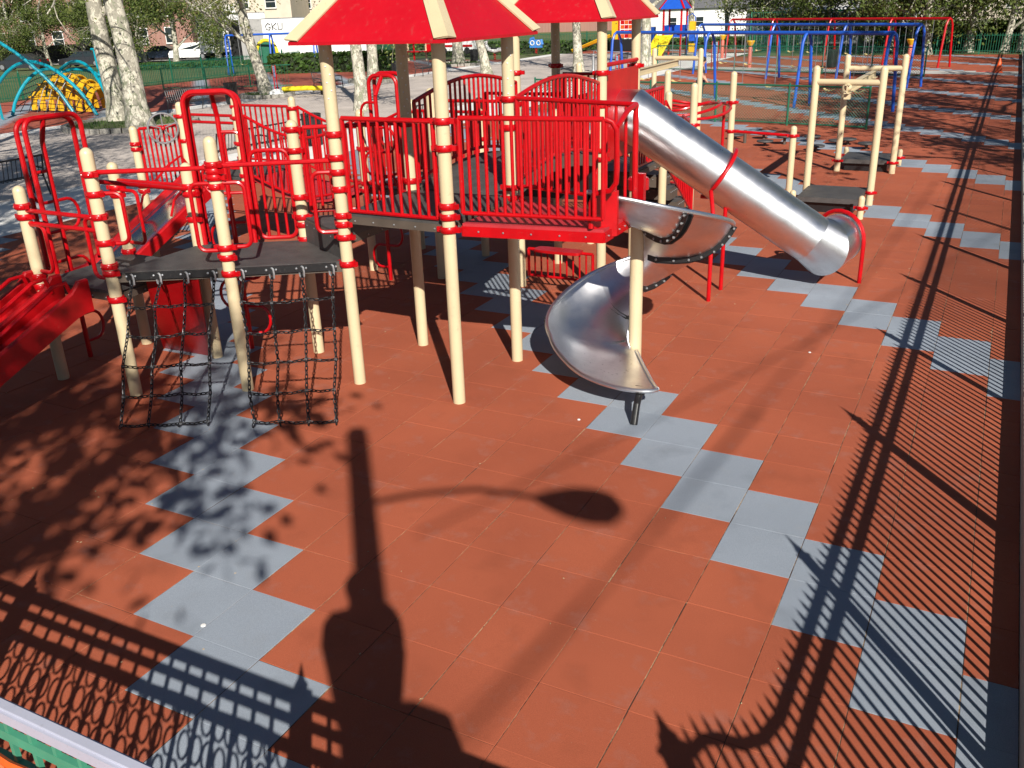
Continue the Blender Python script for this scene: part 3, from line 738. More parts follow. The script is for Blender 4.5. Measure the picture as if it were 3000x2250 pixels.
for tf in (1, 54, 114, 174, 234, 294):
    m = MB(); bl = MB()
    for dt in (-1.8, 1.8):
        rows = []
        for r, dz in SEC[1:]:
            p = sp_pt(max(0, tf+dt), r, dz); q = sp_pt(max(0, tf+dt), r+.0, dz-.12) if r < 1.4 else sp_pt(max(0, tf+dt), r+.1, dz-.05)
            rows.append([p+Vector((0, 0, -.012)), q])
        m.grid(rows)
    build('joint_flange', m, BLACK, SSL, smooth=30, solid=.03)
    for r, dz in SEC[2:]:
        p = sp_pt(max(0, tf-2.2), r+(.04 if r > 1.4 else 0), dz-.08); bl.ball(p, .026, 6, 4)
    build('bolt', bl, GREYM, SSL, kind='stuff')
m = MB(); m.tube([(.70, .44, 0), (.69, .60, .3), (.62, .95, .40)], [.065, .06, .06], 10); m.box((.60, 1.0, .405), (.26, .3, .03)); build('slide_foot', m, BLACK, SSL)

# red plastic slides
def chute(A, dirv, width, L, z0, z1, walls, name, bed=REDPL, wh=.36):
    A = Vector(A); d = Vector(dirv).normalized(); s = Vector((d.y, -d.x)); root = None
    def zc(t):
        if t < .06: return z0
        f = (t-.06)/.94; e = f if f < .86 else .86+(f-.86)*.15
        return z0+(z1-z0)*min(1, e/.88)
    lanes = len(walls)-1
    def P(t, x, z): return Vector((A.x+d.x*L*t+s.x*x, A.y+d.y*L*t+s.y*x, zc(t)+z))
    for k in range(lanes):
        x0, x1 = walls[k]*width, walls[k+1]*width; m = MB(); rows = []
        for i in range(25):
            t = i/24; rows.append([P(t, x0+.05, .06), P(t, x0+.12, 0), P(t, (x0+x1)/2, -.015), P(t, x1-.12, 0), P(t, x1-.05, .06)])
        m.grid(rows)
        o = build(name if root is None else 'slide_bed', m, bed, PS if root is None else root, smooth=40, solid=.03)
        root = root or o
    for k, wx in enumerate(walls):
        m = MB(); rows = []; x = wx*width
        for i in range(25):
            t = i/24; h = wh if t > .05 else wh+.14
            rows.append([P(t, x-.06, -.12), P(t, x-.06, h-.03), P(t, x-.03, h), P(t, x+.03, h), P(t, x+.06, h-.03), P(t, x+.06, -.12)])
        m.grid(rows); build('side_wall', m, REDPL, root, smooth=30)
    return root, P
r3, P3 = chute((-9.87, -2.1), (-.04, -1), 1.56, 4.3, 1.78, .3, (-.5, 0, .5), 'double_slide')
for x in (-.66, -.06, .6):
    m = MB(); pts = [P3(.06, x, .2), P3(.08, x, .52), P3(.14, x, .62), P3(.5, x, .52), P3(.56, x, .4), P3(.57, x, .2)]; m.tube(pts, .038, 8); build('hand_rail', m, RED, r3)
STEELB = STEEL
r2_, P2 = chute((-14.75, 6.95), (-.12, -1), 1.5, 4.6, 2.3, .3, (-.5, .5), 'straight_slide', bed=BEDST, wh=.24)
for x in (-.7, .7):
    m = MB(); pts = [P2(.05, x, .3), P2(.1, x, .75), P2(.2, x, .8), P2(.42, x, .62), P2(.46, x, .3)]; m.tube(pts, .036, 8); build('hand_rail', m, RED, r2_)
# curved red panel of a short slide under the net deck
m = MB(); rows = []; pa0, pb0, pa1, pb1 = gp(429, 812, 2.25), gp(583, 812, 2.25), gp(481, 1013, .04), gp(615, 1036, .04)
for i in range(13):
    t = i/12; e = Vector((0, 0, -.16*math.sin(math.pi*t))); rows.append([pa0.lerp(pa1, t)+e, pa0.lerp(pa1, t).lerp(pb0.lerp(pb1, t), .5)+e*1.3, pb0.lerp(pb1, t)+e])
m.grid(rows); build('lower_slide', m, REDPL, PS, solid=.05)
# bench panel under the second roofed deck
A_, B_ = Vector(pc), Vector(c2)
rl = railing(pc, c2, .32, 1.0, 9, ins=.22, r=.04, name='seat_panel', br=.024)
m = MB(); cen = A_.lerp(B_, .5); pl = []
for k in range(16):
    a = 2*math.pi*k/16; pl.append((cen.x+math.copysign(abs(math.cos(a))**.35, math.cos(a))*.62, cen.y-.1+math.copysign(abs(math.sin(a))**.35, math.sin(a))*.2))
m.prism(pl, 1.0, 1.07); build('bench_seat', m, REDPL, rl, smooth=20)

# climbing nets of chain
def link_mb(L=.10, Wd=.05, r=.0105):
    m = MB(); pts = []
    for k in range(10):
        a = 2*math.pi*k/10; pts.append((math.cos(a)*Wd/2, 0, math.sin(a)*Wd/2+math.copysign((L-Wd)/2, math.sin(a)) if abs(math.sin(a)) > 1e-3 else 0))
    m.tube(pts, r, 5, closed=True); return m
LK = link_mb()
def chain(mb, pts, pitch=.078):
    pts = [Vector(p) for p in pts]; d = [0]
    for a, b_ in zip(pts, pts[1:]): d.append(d[-1]+(b_-a).length)
    n = max(2, int(d[-1]/pitch)); k = 0
    for i in range(n):
        s = (i+.5)*d[-1]/n
        while d[k+1] < s: k += 1
        p = pts[k].lerp(pts[k+1], (s-d[k])/(d[k+1]-d[k])); t = (pts[k+1]-pts[k]).normalized()
        q = t.to_track_quat('Z', 'X').to_matrix() @ Matrix.Rotation((math.pi/2 if i % 2 else 0)+.35, 3, 'Z')
        mb.add([p+q @ x for x in LK.v], LK.f)
def net(Ta, Tb, Ba, Bb, seed):
    r = random.Random(seed); Ta, Tb, Ba, Bb = map(Vector, (Ta, Tb, Ba, Bb)); m = MB(); P = {}
    e = Tb-Ta; out = Vector((e.y, -e.x, 0)).normalized()
    mm = MB(); mm.bar(Ta-e*.06+Vector((0, 0, .02)), Tb+e*.06+Vector((0, 0, .02)), .03, .14)
    root = build('chain_net', mm, BLACK, PS, smooth=0)
    for i in range(4):
        for j in range(6):
            s = i/3; f = j/5*.97
            p = Ta.lerp(Tb, s).lerp(Ba.lerp(Bb, s), f); p.z += -.04*math.sin(f*math.pi)
            P[i, j] = p+Vector((r.uniform(-.03, .03), r.uniform(-.03, .03), r.uniform(-.025, .025) if j else -.06))
        bot = Ba.lerp(Bb, s)+Vector((0, 0, .03)); chain(m, [P[i, j] for j in range(6)]+[bot])
    for j in range(1, 6):
        for i in range(3):
            a, b_ = P[i, j], P[i+1, j]; mid_ = (a+b_)/2-Vector((0, 0, .03)); chain(m, [a, mid_, b_])
    build('chain_links', m, CHAIN, root, kind='stuff')
    m = MB()
    for i in range(4):
        p = Ta.lerp(Tb, i/3); m.add([p+Vector((0, 0, -.05))+x*2.1 for x in LK.v], LK.f)
        for s in (-.09, .09):
            q = p+e*s*.6+out*.02+Vector((0, 0, .02)); m.ball(q, .024, 6, 4)
        for j in range(1, 6):
            a = P[i, j]; m.box(a, (.045, .045, .03))
    build('shackle', m, GREYM, root, kind='stuff'); return root
def edge_pt(A, B, s, out, z):
    A, B = Vector(A), Vector(B); e = (B-A).normalized(); nn = Vector((e.y, -e.x)); p = A.lerp(B, s)+nn*out; return (p.x, p.y, z)
def gnd(px, py): q = gp(px, py, .0); return (q.x, q.y, .02)
net(edge_pt(L1, L2, .17, .05, 2.33), edge_pt(L1, L2, .86, .05, 2.33), gnd(352, 1262), gnd(610, 1252), 1)
net(edge_pt(L2, RLp, .1, .05, 2.33), edge_pt(L2, RLp, .86, .05, 2.33), gnd(742, 1258), gnd(986, 1250), 2)

# ------------------------------------------------------------------ other equipment on the near rubber floor
def track_ride(label, near, far_, h, zb, plats, bol):
    t = thing('track_ride', ((near[0][0]+near[1][0])/2, near[0][1], 0), label, 'track ride', 'beige overhead track rides')
    for q in near+far_: post(q[0], q[1], h, (), parent=t, r=.12)
    ends = []
    for a, b_ in (near, far_):
        m = MB(); m.tube([(a[0], a[1], zb), (b_[0], b_[1], zb)], .1, 14); build('crossbar', m, BEIGE, t)
        ends.append(Vector(((a[0]+b_[0])/2, (a[1]+b_[1])/2, zb-.2)))
    a, b_ = ends; d = (b_-a).normalized(); a = a-d*.25; b_ = b_+d*.2
    m = MB(); m.bar(a, b_, .03, .28); m.bar(a+Vector((0, 0, .13)), b_+Vector((0, 0, .13)), .17, .03); m.bar(a-Vector((0, 0, .13)), b_-Vector((0, 0, .13)), .17, .03)
    build('track_beam', m, BEIGE, t, smooth=0)
    m = MB(); m.ball(a+d*.2+Vector((0, 0, .05)), .13, 12, 8); m.box(a+d*.25+Vector((0, 0, -.25)), (.2, .2, .16)); build('trolley', m, BEIGE, t)
    for (u0, u1, v0, v1, z) in plats:
        m = MB(); m.prism([(u0, v0), (u1, v0), (u1, v1), (u0, v1)], z-.16, z); o = build('platform', m, BLACKDK, t, smooth=0)
        m = MB(); m.prism([(u0+.15, v0+.15), (u1-.15, v0+.15), (u1-.15, v1-.15), (u0+.15, v1-.15)], 0, z-.16); build('platform_skirt', m, BLACK, o, smooth=0)
    for (u, v, hh) in bol: post(u, v, hh, (hh*.48,), parent=t, r=.1)
    for q in near[1:]+far_: put('clamp', CLAMP, t, loc=(q[0], q[1], .42))
    return t
track_ride('beige overhead track ride with two low black platforms beside the fence shadow', [(-.2, 20.25), (1.95, 19.97)], [(-.11, 26.34), (1.98, 26.34)], 4.47, 3.95,
           [(-.12, 1.8, 18.2, 20.4, .5), (-.02, 1.9, 26.45, 28.4, .47)], [(1.97, 17.7, .74), (-.22, 18.0, .74), (2.03, 28.33, .67), (-.1, 28.45, .67)])
track_ride('beige overhead track ride behind the tube slide and ring climber', [(-9.2, 21.1), (-6.9, 20.7)], [(-9.6, 31.1), (-7.2, 30.6)], 4.55, 4.1, [(-9.1, -7.0, 18.6, 20.6, .5)], [])

rc = thing('ring_climber', (-4.4, 18.5, 0), 'red overhead ring climber on beige posts behind the tube slide', 'climber')
for u, v, h, cl in ((-4.15, 16.7, 3.94, (1.0, 3.0)), (-3.07, 15.9, 4.26, (1.2, 3.0)), (-3.1, 20.75, 4.25, (2.2, 3.2)), (-5.25, 19.9, 4.35, (3.1,)), (-.86, 20.62, 2.46, (2.12,))): post(u, v, h, cl, parent=rc)
m = MB(); cc = Vector((-4.55, 19.6, 0))
for k in range(3):
    pts = []
    for i in range(28):
        a = 2*math.pi*i/28; r = 1.62-.34*k; pts.append((cc.x+r*math.cos(a)*1.0, cc.y+r*1.25*math.sin(a), 3.02+.1*k+.10*math.sin(2*a+k)))
    m.tube(pts, .05, 8, closed=True)
for a0, q in ((-1.2, (-3.07, 15.9, 3.0)), (-1.75, (-4.15, 16.7, 3.0)), (.5, (-3.1, 20.75, 3.2)), (2.6, (-5.25, 19.9, 3.1))):
    m.tube([q, (cc.x+1.62*math.cos(a0), cc.y+2.0*math.sin(a0), 3.05)], .05, 8)
build('ring', m, RED, rc)
m = MB(); m.tube([(-3.1, 20.75, 2.2), (-.86, 20.62, 2.12)], .05, 10); build('hand_bar', m, RED, rc)
m = MB(); m.tube([(-3.35, 20.6, .0), (-3.35, 20.6, 3.1)], .055, 10); build('fire_pole', m, RED, rc)
m = MB(); m.tube([(-4.15, 16.7, 1.05), (-3.07, 15.9, 1.05)], .045, 8); m.tube([(-3.07, 15.9, 1.2), (-2.0, 14.6, 1.2)], .045, 8); build('low_bar', m, RED, rc)

pods = [((465, 590), .26, 'lowest round black stepping pod in front of the red hand bar'), ((455, 520), .3, 'round black stepping pod behind the lowest one under the red hand bar'), ((655, 575), .42, 'tall round black stepping pod left of the short beige post'),
        ((960, 635), .24, 'low round black stepping pod between two tall beige track posts'), ((1270, 580), .3, 'round black stepping pod just left of the far black platform'), ((1165, 575), .22, 'round black stepping pod half hidden behind a tall beige track post'),
        ((925, 550), .3, 'round black stepping pod on the grey zigzag beside a tall beige post'), ((180, 525), .24, 'round black stepping pod beside the tall beige ring climber post'), ((1450, 622), .3, 'round black stepping pod behind the far black platform')]
podm = {}
for (p, h, lab) in pods:
    q = gp(2100+p[0]/3.318, 250+p[1]/3.318)
    t = thing('stepping_pod', (q.x, q.y, 0), lab, 'stepping pod', 'round black stepping pods')
    if h not in podm:
        a = MB(); a.lathe([(.05, h-.09), (.36, h-.07), (.4, h-.03), (.38, h+.01), (.004, h+.025)], (0, 0, 0), 18)
        b_ = MB(); b_.lathe([(.07, -.02), (.07, h-.07)], (0, 0, 0), 10)
        podm[h] = (mesh_of(a, 'pod_top', BLACKDK), mesh_of(b_, 'stem', BROWN))
    put('pod_top', podm[h][0], t, loc=(q.x, q.y, 0)); put('stem', podm[h][1], t, loc=(q.x, q.y, 0))
q = gp(2100+270/3.318, 250+560/3.318)
t = thing('balance_post', (q.x, q.y, 0), 'slim brown balance post beneath the red hand bar', 'post'); m = MB(); m.lathe([(.08, -.02), (.08, .62), (.004, .63)], (q.x, q.y, 0), 10); build('stem', m, BROWN, t)

# ------------------------------------------------------------------ fences
def finial(m, x, y, z, s=.1):
    m.box((x, y, z+.02), (s*2.0, s*2.0, .04)); m.lathe([(s*.5, z+.04), (s*.95, z+.1), (s*.5, z+.17), (.004, z+.36)], (x, y, 0), 6)
PKM = {}
def picket_mesh(L, w, mat):
    k = (round(L, 3), w, mat)
    if k not in PKM:
        m = MB(); h = w/2
        m.add([(-h, -h, 0), (h, -h, 0), (h, h, 0), (-h, h, 0), (-h, -h, L-.1), (h, -h, L-.1), (h, h, L-.1), (-h, h, L-.1), (0, 0, L)],
              [(0, 1, 5, 4), (1, 2, 6, 5), (2, 3, 7, 6), (3, 0, 4, 7), (4, 5, 8), (5, 6, 8), (6, 7, 8), (7, 4, 8)])
        PKM[k] = (mesh_of(m, 'picket', mat, smooth=0), m)
    return PKM[k]
def fence(name, A, B, z0, rails, ptop, label, sp=.2, post_sp=4.56, ptp=None, pw=.042, single=None, mat=GREEN, rw=.05, posts_extra=.14, pz=None, rail_h=.07, fin=True, psz=.15, first_post=0.0):
    A, B = Vector(A), Vector(B); t = (B-A).normalized(); L = (B-A).length
    root = thing(name, (A.x, A.y, z0), label, 'fence')
    for z in rails:
        m = MB(); m.bar((A.x, A.y, z), (B.x, B.y, z), rw, rail_h); build('rail', m, mat, root, smooth=0)
    s = first_post
    pm = MB(); ph = ptp if ptp else ptop+posts_extra
    pm.box((0, 0, ph/2), (psz, psz, ph)); 
    if fin: finial(pm, 0, 0, ph, psz*.6)
    pmesh = mesh_of(pm, 'fence_post', mat, smooth=0)
    while s <= L+.01:
        p = A+t*s; put('fence_post', pmesh, root, loc=(p.x, p.y, z0)); s += post_sp
    bulk = MB(); n = int(L/sp); me, mbp = picket_mesh(ptop-z0-.05, pw, mat)
    for k in range(n):
        d = (k+.5)*sp; p = A+t*d
        if abs(((d-first_post+post_sp/2) % post_sp)-post_sp/2) < .12: continue
        top = pz(d) if pz else None
        if top is not None:
            bulk.add([Vector((p.x, p.y, z0+.05))+Vector((x.x, x.y, x.z*(top-z0-.05)/(ptop-z0-.05))) for x in mbp.v], mbp.f); continue
        if single and single[0] <= d <= single[1]: put('picket', me, root, loc=(p.x, p.y, z0+.05))
        else: bulk.add([Vector((p.x, p.y, z0+.05))+x for x in mbp.v], mbp.f)
    if bulk.v: build('picket', bulk, mat, root, smooth=0, kind='stuff')
    return root
m = MB(); m.box((6.72, 45.9, .14), (.37, 113.2, .32)); kerb = build('kerb', m, CONC, smooth=0, kind='structure')
FU = 6.70
swoop = [(-8.35, 2.36), (-8.82, 2.45), (-9.19, 2.62), (-9.49, 2.85), (-9.75, 2.99), (-10.1, 3.06), (-10.26, 3.06)]
def swz(d):
    v = -10.26+d
    if v > -8.3: return None
    for (v0, z0_), (v1, z1_) in zip(swoop, swoop[1:]):
        if v1 <= v <= v0: return z0_+(z1_-z0_)*(v-v0)/(v1-v0)+.24
    return 2.6
rf_ = fence('iron_picket_fence', (FU, -10.26), (FU, 103), .29, (.34, 2.1), 2.59, 'long green iron picket fence along the right edge of the rubber floor', single=(40, 101), ptp=2.4, first_post=4.5, pz=swz, pw=.032, psz=.11, rail_h=.1, rw=.06)
m = MB(); pts = [(FU, 103, 2.36)]+[(FU, v, z) for v, z in swoop]; m.tube([(FU, 103, 2.36), (FU, -8.0, 2.36)]+[(FU, v, z) for v, z in swoop], .055, 6); build('rail', m, GREEN, rf_)
m = MB(); m.box((FU, -10.26, 1.6), (.2, .2, 3.2)); finial(m, FU, -10.26, 3.2, .12); build('corner_post', m, GREEN, rf_, smooth=0)
ff = fence('iron_picket_fence', (6.58, -10.26), (-30, -10.26), .0, (.25, 1.92, 2.18), 2.44, 'green iron picket fence with pale handrail at the bottom left corner', sp=.245, single=(0, 16), ptp=2.42, first_post=4.42, post_sp=4.42, rw=.045, rail_h=.085, pw=.036, mat=GREENL)
m = MB(); m.bar((6.5, -10.26, 2.40), (-30, -10.26, 2.40), .105, .085); m.bar((6.5, -10.26, 2.452), (-30, -10.26, 2.452), .06, .025); build('handrail', m, RAILW, ff, smooth=0)
# orange plastic barrier mesh tied behind it
m = MB(); k = 0
for j in range(7):
    for i in range(78):
        cx = 4.6-i*.17-(.085 if j % 2 else 0); cz = .3+j*.27
        pts = [(cx+.07*math.cos(a)+.012*math.sin(7*i+j), -10.36+.015*math.sin(i*1.3+j), cz+.125*math.sin(a)) for a in [q*math.pi/5 for q in range(10)]]
        m.tube(pts, .017, 4, closed=True)
for z in (.14, 2.06): m.tube([(4.7-i*.3, -10.36+.015*math.sin(i*2), z) for i in range(46)], .03, 5)
t = thing('barrier_mesh', (-2, -10.36, 0), 'orange plastic barrier mesh tied behind the green fence at bottom left', 'barrier mesh')
build('plastic_mesh', m, ORANGE, t, smooth=60, kind='stuff')

# ------------------------------------------------------------------ behind the camera: lamp, photographer, wires, landing
m = MB(); m.box((5.45, -14.0, 1.85), (2.2, 2.7, 3.7)); 
for k in range(8): m.box((7.0+k*.42, -14.2, (3.7-.44*(k+1))/2), (.42, 2.2, 3.7-.44*(k+1)))
build('stair_landing', m, CONC, smooth=0, kind='structure')
LP = Vector((8.19, -16.6, 0)); LH = 12.1
lamp = thing('street_lamp', LP, 'tall street lamp with one curved arm, its shadow lying across the rubber floor', 'street lamp')
m = MB(); m.lathe([(.26, 0), (.26, .8), (.22, .9), (.19, LH-.3), (.17, LH), (.01, LH+.05)], LP, 14); build('pole', m, GREYM, lamp)
az = LH-1.62; m = MB(); m.tube([LP+Vector((0, 0, az)), LP+Vector((.9, .16, az+.34)), LP+Vector((1.9, .33, az+.60)), LP+Vector((2.9, .48, az+.60))], .045, 8); build('arm', m, GREYM, lamp)
m = MB(); h0 = LP+Vector((2.8, .47, az+.58)); rows = []
for s, ww, hh in ((0, .07, .06), (.2, .2, .15), (.5, .34, .24), (.85, .38, .28), (1.12, .33, .24), (1.25, .14, .1)):
    c = h0+Vector((s*.985, s*.17, -.04*s)); rows.append([c+Vector((-.17*ww*math.cos(a), .985*ww*math.cos(a), hh*math.sin(a)*(1 if math.sin(a) > 0 else .7))) for a in [k*math.pi/5 for k in range(10)]])
m.grid(rows, closed=True); build('lamp_head', m, GREYM, lamp)
# overhead wires (soft line shadows)
def wire(p1, p2, z, lab, ext=1.3):
    a, b_ = gp(*p1), gp(*p2); sh = Vector((.97*z, -1.234*z, z)); d = b_-a
    a, b_ = a-d*ext+sh, b_+d*ext+sh
    t = thing('overhead_cable', (a.x, a.y, 0), lab, 'cable', 'overhead cables'); m = MB()
    m.tube([a.lerp(b_, i/12)-Vector((0, 0, .25*math.sin(math.pi*i/12))) for i in range(13)], .022, 5); build('cable', m, BLACK, t)
wire((1305, 2086), (1830, 1580), 17, 'overhead cable whose faint shadow runs past the lamp head shadow')
wire((2200, 1165), (2535, 774), 17, 'overhead cable whose faint shadow passes the tube slide exit')
wire((2200, 1055), (2620, 835), 15, 'overhead cable whose faint shadow crosses towards the fence shadow')

def skin_obj(name, verts, rad, edges, mat, parent, sub=1):
    me = bpy.data.meshes.new(name); off = OFF[parent]
    me.from_pydata([tuple((Vector(v)-off)*S) for v in verts], edges, [])
    o = bpy.data.objects.new(name, me); scn.collection.objects.link(o); o.parent = parent; OFF[o] = off.copy()
    md = o.modifiers.new('skin', 'SKIN'); md.use_smooth_shade = True
    if not me.skin_vertices: me.attributes
    for i, r in enumerate(rad):
        me.skin_vertices[0].data[i].radius = (r*S, r*S*.85) if not isinstance(r, tuple) else (r[0]*S, r[1]*S)
    me.skin_vertices[0].data[0].use_root = True
    sd = o.modifiers.new('sub', 'SUBSURF'); sd.levels = sub; sd.render_levels = sub
    me.materials.append(mat); return o
def make_person(base, face, label, arms, shirt, pants, H=3.15, lean=0.0, name='person', hairlen=.12, shoes=CLOTHW, bulk=1.0):
    """arms: two (elbow, hand) pairs in body coordinates (x right, y forward, z up as fraction of height)"""
    t = thing(name, base, label, 'person')
    f = Vector((math.sin(face), math.cos(face), 0)); rt = Vector((f.y, -f.x, 0)); B = Vector(base)
    def P(x, y, z): return B+rt*(x*H)+f*((y+lean*z)*H)+Vector((0, 0, z*H))
    V = []; R = []; E = []
    def v(x, y, z, r): V.append(P(x, y, z)); R.append(r*H if not isinstance(r, tuple) else (r[0]*H, r[1]*H)); return len(V)-1
    def ch(*ids):
        for a, b_ in zip(ids, ids[1:]): E.append((a, b_))
    pel = v(0, 0, .53, .075); wa = v(0, 0, .61, .07); chs = v(0, .0, .72, .08); nk0 = v(0, 0, .815, .05); nk = v(0, .005, .85, .033); h0 = v(0, .015, .885, .05); h1 = v(0, .018, .93, .062); h2 = v(0, .012, .975, .045)
    ch(pel, wa, chs, nk0, nk, h0, h1, h2)
    nose = v(0, .07, .925, .012); ch(h1, nose)
    for s in (-1, 1):
        ear = v(s*.052, .0, .93, .01); ch(h1, ear)
        hp = v(s*.055, 0, .51, .062); kn = v(s*.06, .012, .285, .04); an = v(s*.06, -.005, .05, .026); toe = v(s*.07, .075, .018, .02); ch(pel, hp, kn, an, toe)
        e, hnd = arms[0 if s < 0 else 1]
        sh = v(s*.105, 0, .80, .042); el = v(*e, .03); wr = v(*hnd, .021); ch(chs, sh, el, wr)
        d = (P(*hnd)-P(*e)).normalized(); pm_ = len(V); V.append(P(*hnd)+d*.04*H); R.append(.022*H); E.append((wr, pm_))
        side = d.cross(Vector((0, 0, 1))); side = side.normalized() if side.length > .1 else rt
        for k in range(4):
            o1 = len(V); V.append(P(*hnd)+d*.068*H+side*((k-1.5)*.011*H)); R.append(.006*H); E.append((pm_, o1))
            o2 = len(V); V.append(P(*hnd)+d*(.09+.006*(k in (1, 2)))*H+side*((k-1.5)*.012*H)-f*.006*H); R.append(.0045*H); E.append((o1, o2))
        th = len(V); V.append(P(*hnd)+d*.045*H-side*s*.026*H); R.append(.007*H); E.append((wr, th))
    skin_obj('body', V, R, E, SKIN, t)
    V = []; R = []; E = []
    a = v(0, 0, .40 if bulk > 1 else .50, (.10*bulk**1.6, .075*bulk**1.6)); b_ = v(0, 0, .61, (.088*bulk**1.5, .068*bulk**1.5)); c = v(0, 0, .74, (.098*bulk, .072*bulk)); d = v(0, 0, .825, .055); ch(a, b_, c, d)
    for s in (-1, 1):
        e, hnd = arms[0 if s < 0 else 1]; sh = v(s*.108, 0, .79, .052*bulk); mid_ = v(*(Vector((s*.108, 0, .8)).lerp(Vector(e), .75)), .046*bulk); ch(c, sh, mid_)
    skin_obj('shirt', V, R, E, shirt, t)
    V = []; R = []; E = []
    a = v(0, 0, .53, (.088, .07))
    for s in (-1, 1):
        x = v(s*.055, 0, .50, .07); k = v(s*.06, .012, .285, .05); n_ = v(s*.06, -.005, .07, .038); ch(a, x, k, n_)
    skin_obj('trousers', V, R, E, pants, t)
    for s in (-1, 1):
        m = MB(); c = P(s*.066, .03, .022); m.box(c, (.05*H, .13*H, .04*H), rz=-face); build('shoe', m, shoes, t, smooth=60)
    m = MB(); m.ball(P(0, .004, .945), .066*H, 12, 8, 1.05); m.tube([P(0, -.035, .93), P(0, -.05, .93-hairlen)], .045*H, 8); build('hair', m, HAIR, t)
    return t
ph_base = CAMP+Vector((.2, -.68, 0)); ph_base.z = 3.7
make_person(ph_base, YAW, 'photographer in a dark jacket holding up a camera, seen only as a shadow', (((-.085, .05, .71), (-.03, .07, .85)), ((.085, .05, .71), (.03, .07, .85))), CLOTH1, CLOTH2, H=3.12, hairlen=.04, bulk=1.3)
bq = ph_base+Vector((.42, .30, .72)); t = thing('added_bag', bq, 'unseen dark bag added at the hip of the photographer to widen the shadow', 'bag')  # bag added out of view so the body shadow flares at the hip
m = MB(); rows = []
for i in range(7):
    z = i/6; k = .86+.2*math.sin(math.pi*min(1, z*1.1)); rows.append([bq+Vector((.36*k*math.copysign(abs(math.cos(a))**.5, math.cos(a)), .2*k*math.copysign(abs(math.sin(a))**.5, math.sin(a)), .7*z)) for a in [j*math.pi/10 for j in range(20)]])
m.grid(rows, closed=True); m.f.append(tuple(range(19, -1, -1))); m.f.append(tuple(120+j for j in range(20))); build('bag_body', m, CLOTH1, t)
m = MB(); m.tube([bq+Vector((-.3, 0, .68)), bq+Vector((-.42, -.2, 1.3)), ph_base+Vector((.1, 0, 2.62))], .025, 6); build('strap', m, CLOTH1, t)
q = gp(2046, 312)
make_person((q.x, q.y, 0), YAW+1.9, 'person in a charcoal T-shirt standing behind a beige track ride post', (((-.14, .02, .64), (-.12, .1, .52)), ((.14, .03, .64), (.12, .12, .54))), CLOTH1, CLOTH2, H=3.1, lean=.06, hairlen=.14)

# ------------------------------------------------------------------ swings
def swing_set(p_left, p_right, mids, zb, mat, label, spread=1.0, nseat=2, ends='arch', seat=YELLOW2, drop=3.35):
    a, b_ = gp(*p_left, zb), gp(*p_right, zb); d = (b_-a); d.z = 0; L = d.length; d.normalize(); nn = Vector((-d.y, d.x, 0))
    t = thing('swing_set', (a.x, a.y, 0), label, 'swing set', 'tubular swing sets')
    ss = [0]+sorted(((gp(mx, my, zb)-a).dot(d)) for mx, my in mids)+[L]
    m = MB(); m.tube([a, a+d*L], .12, 12); build('top_beam', m, mat, t)
    for s in ss:
        c = a+d*s
        for k in (-1, 1):
            m = MB(); m.tube([c+Vector((0, 0, 0)), c+nn*k*.22*spread+Vector((0, 0, -.12)), c+nn*k*.42*spread+Vector((0, 0, -.55)), c+nn*k*.8*spread+Vector((0, 0, -zb))], .1, 10); build('leg', m, mat, t)
    for s0, s1 in zip(ss, ss[1:]):
        for f_ in ([.33, .67] if nseat == 2 else [.5]):
            c = a+d*(s0+(s1-s0)*f_); sw_ = .42; zt = zb-drop
            cm = MB()
            for k in (-1, 1): cm.tube([c+d*k*sw_, c+d*k*sw_*.95+Vector((0, 0, zt-zb+.1))], .022, 5)
            o = build('swing_chain', cm, GREYM, t)
            m = MB(); rows = []
            for i in range(9):
                x = -1+2*i/8; p = c+d*x*sw_; z = zt-zb+.12*x*x-.02
                rows.append([p+nn*-.13+Vector((0, 0, z)), p+nn*.13+Vector((0, 0, z))])
            m.grid(rows); build('seat', m, seat, o, solid=.03)
    return t
SEATC = paint('pale_yellow_seat', (.66, .52, .22), .5)
swing_set((1807, 95), (2620, 97), [(2062, 97), (2331, 99)], 4.43, BLUE, 'nearer of the two blue swing sets behind the chain link fence', seat=SEATC)
swing_set((2055, 72), (2700, 72), [(2256, 73), (2467, 73)], 4.35, BLUE, 'farther of the two blue swing sets behind the chain link fence', seat=SEATC)
swing_set((2146, 57), (2784, 54), [(2298, 55), (2451, 55), (2613, 55)], 4.2, RED, 'red swing set behind the two blue swing sets on the right', seat=SEATC)
swing_set((662, 104), (1030, 92), [(778, 101), (905, 97)], 4.4, BLUE, 'blue swing set by the white trailer beyond the promenade', seat=SEATC)

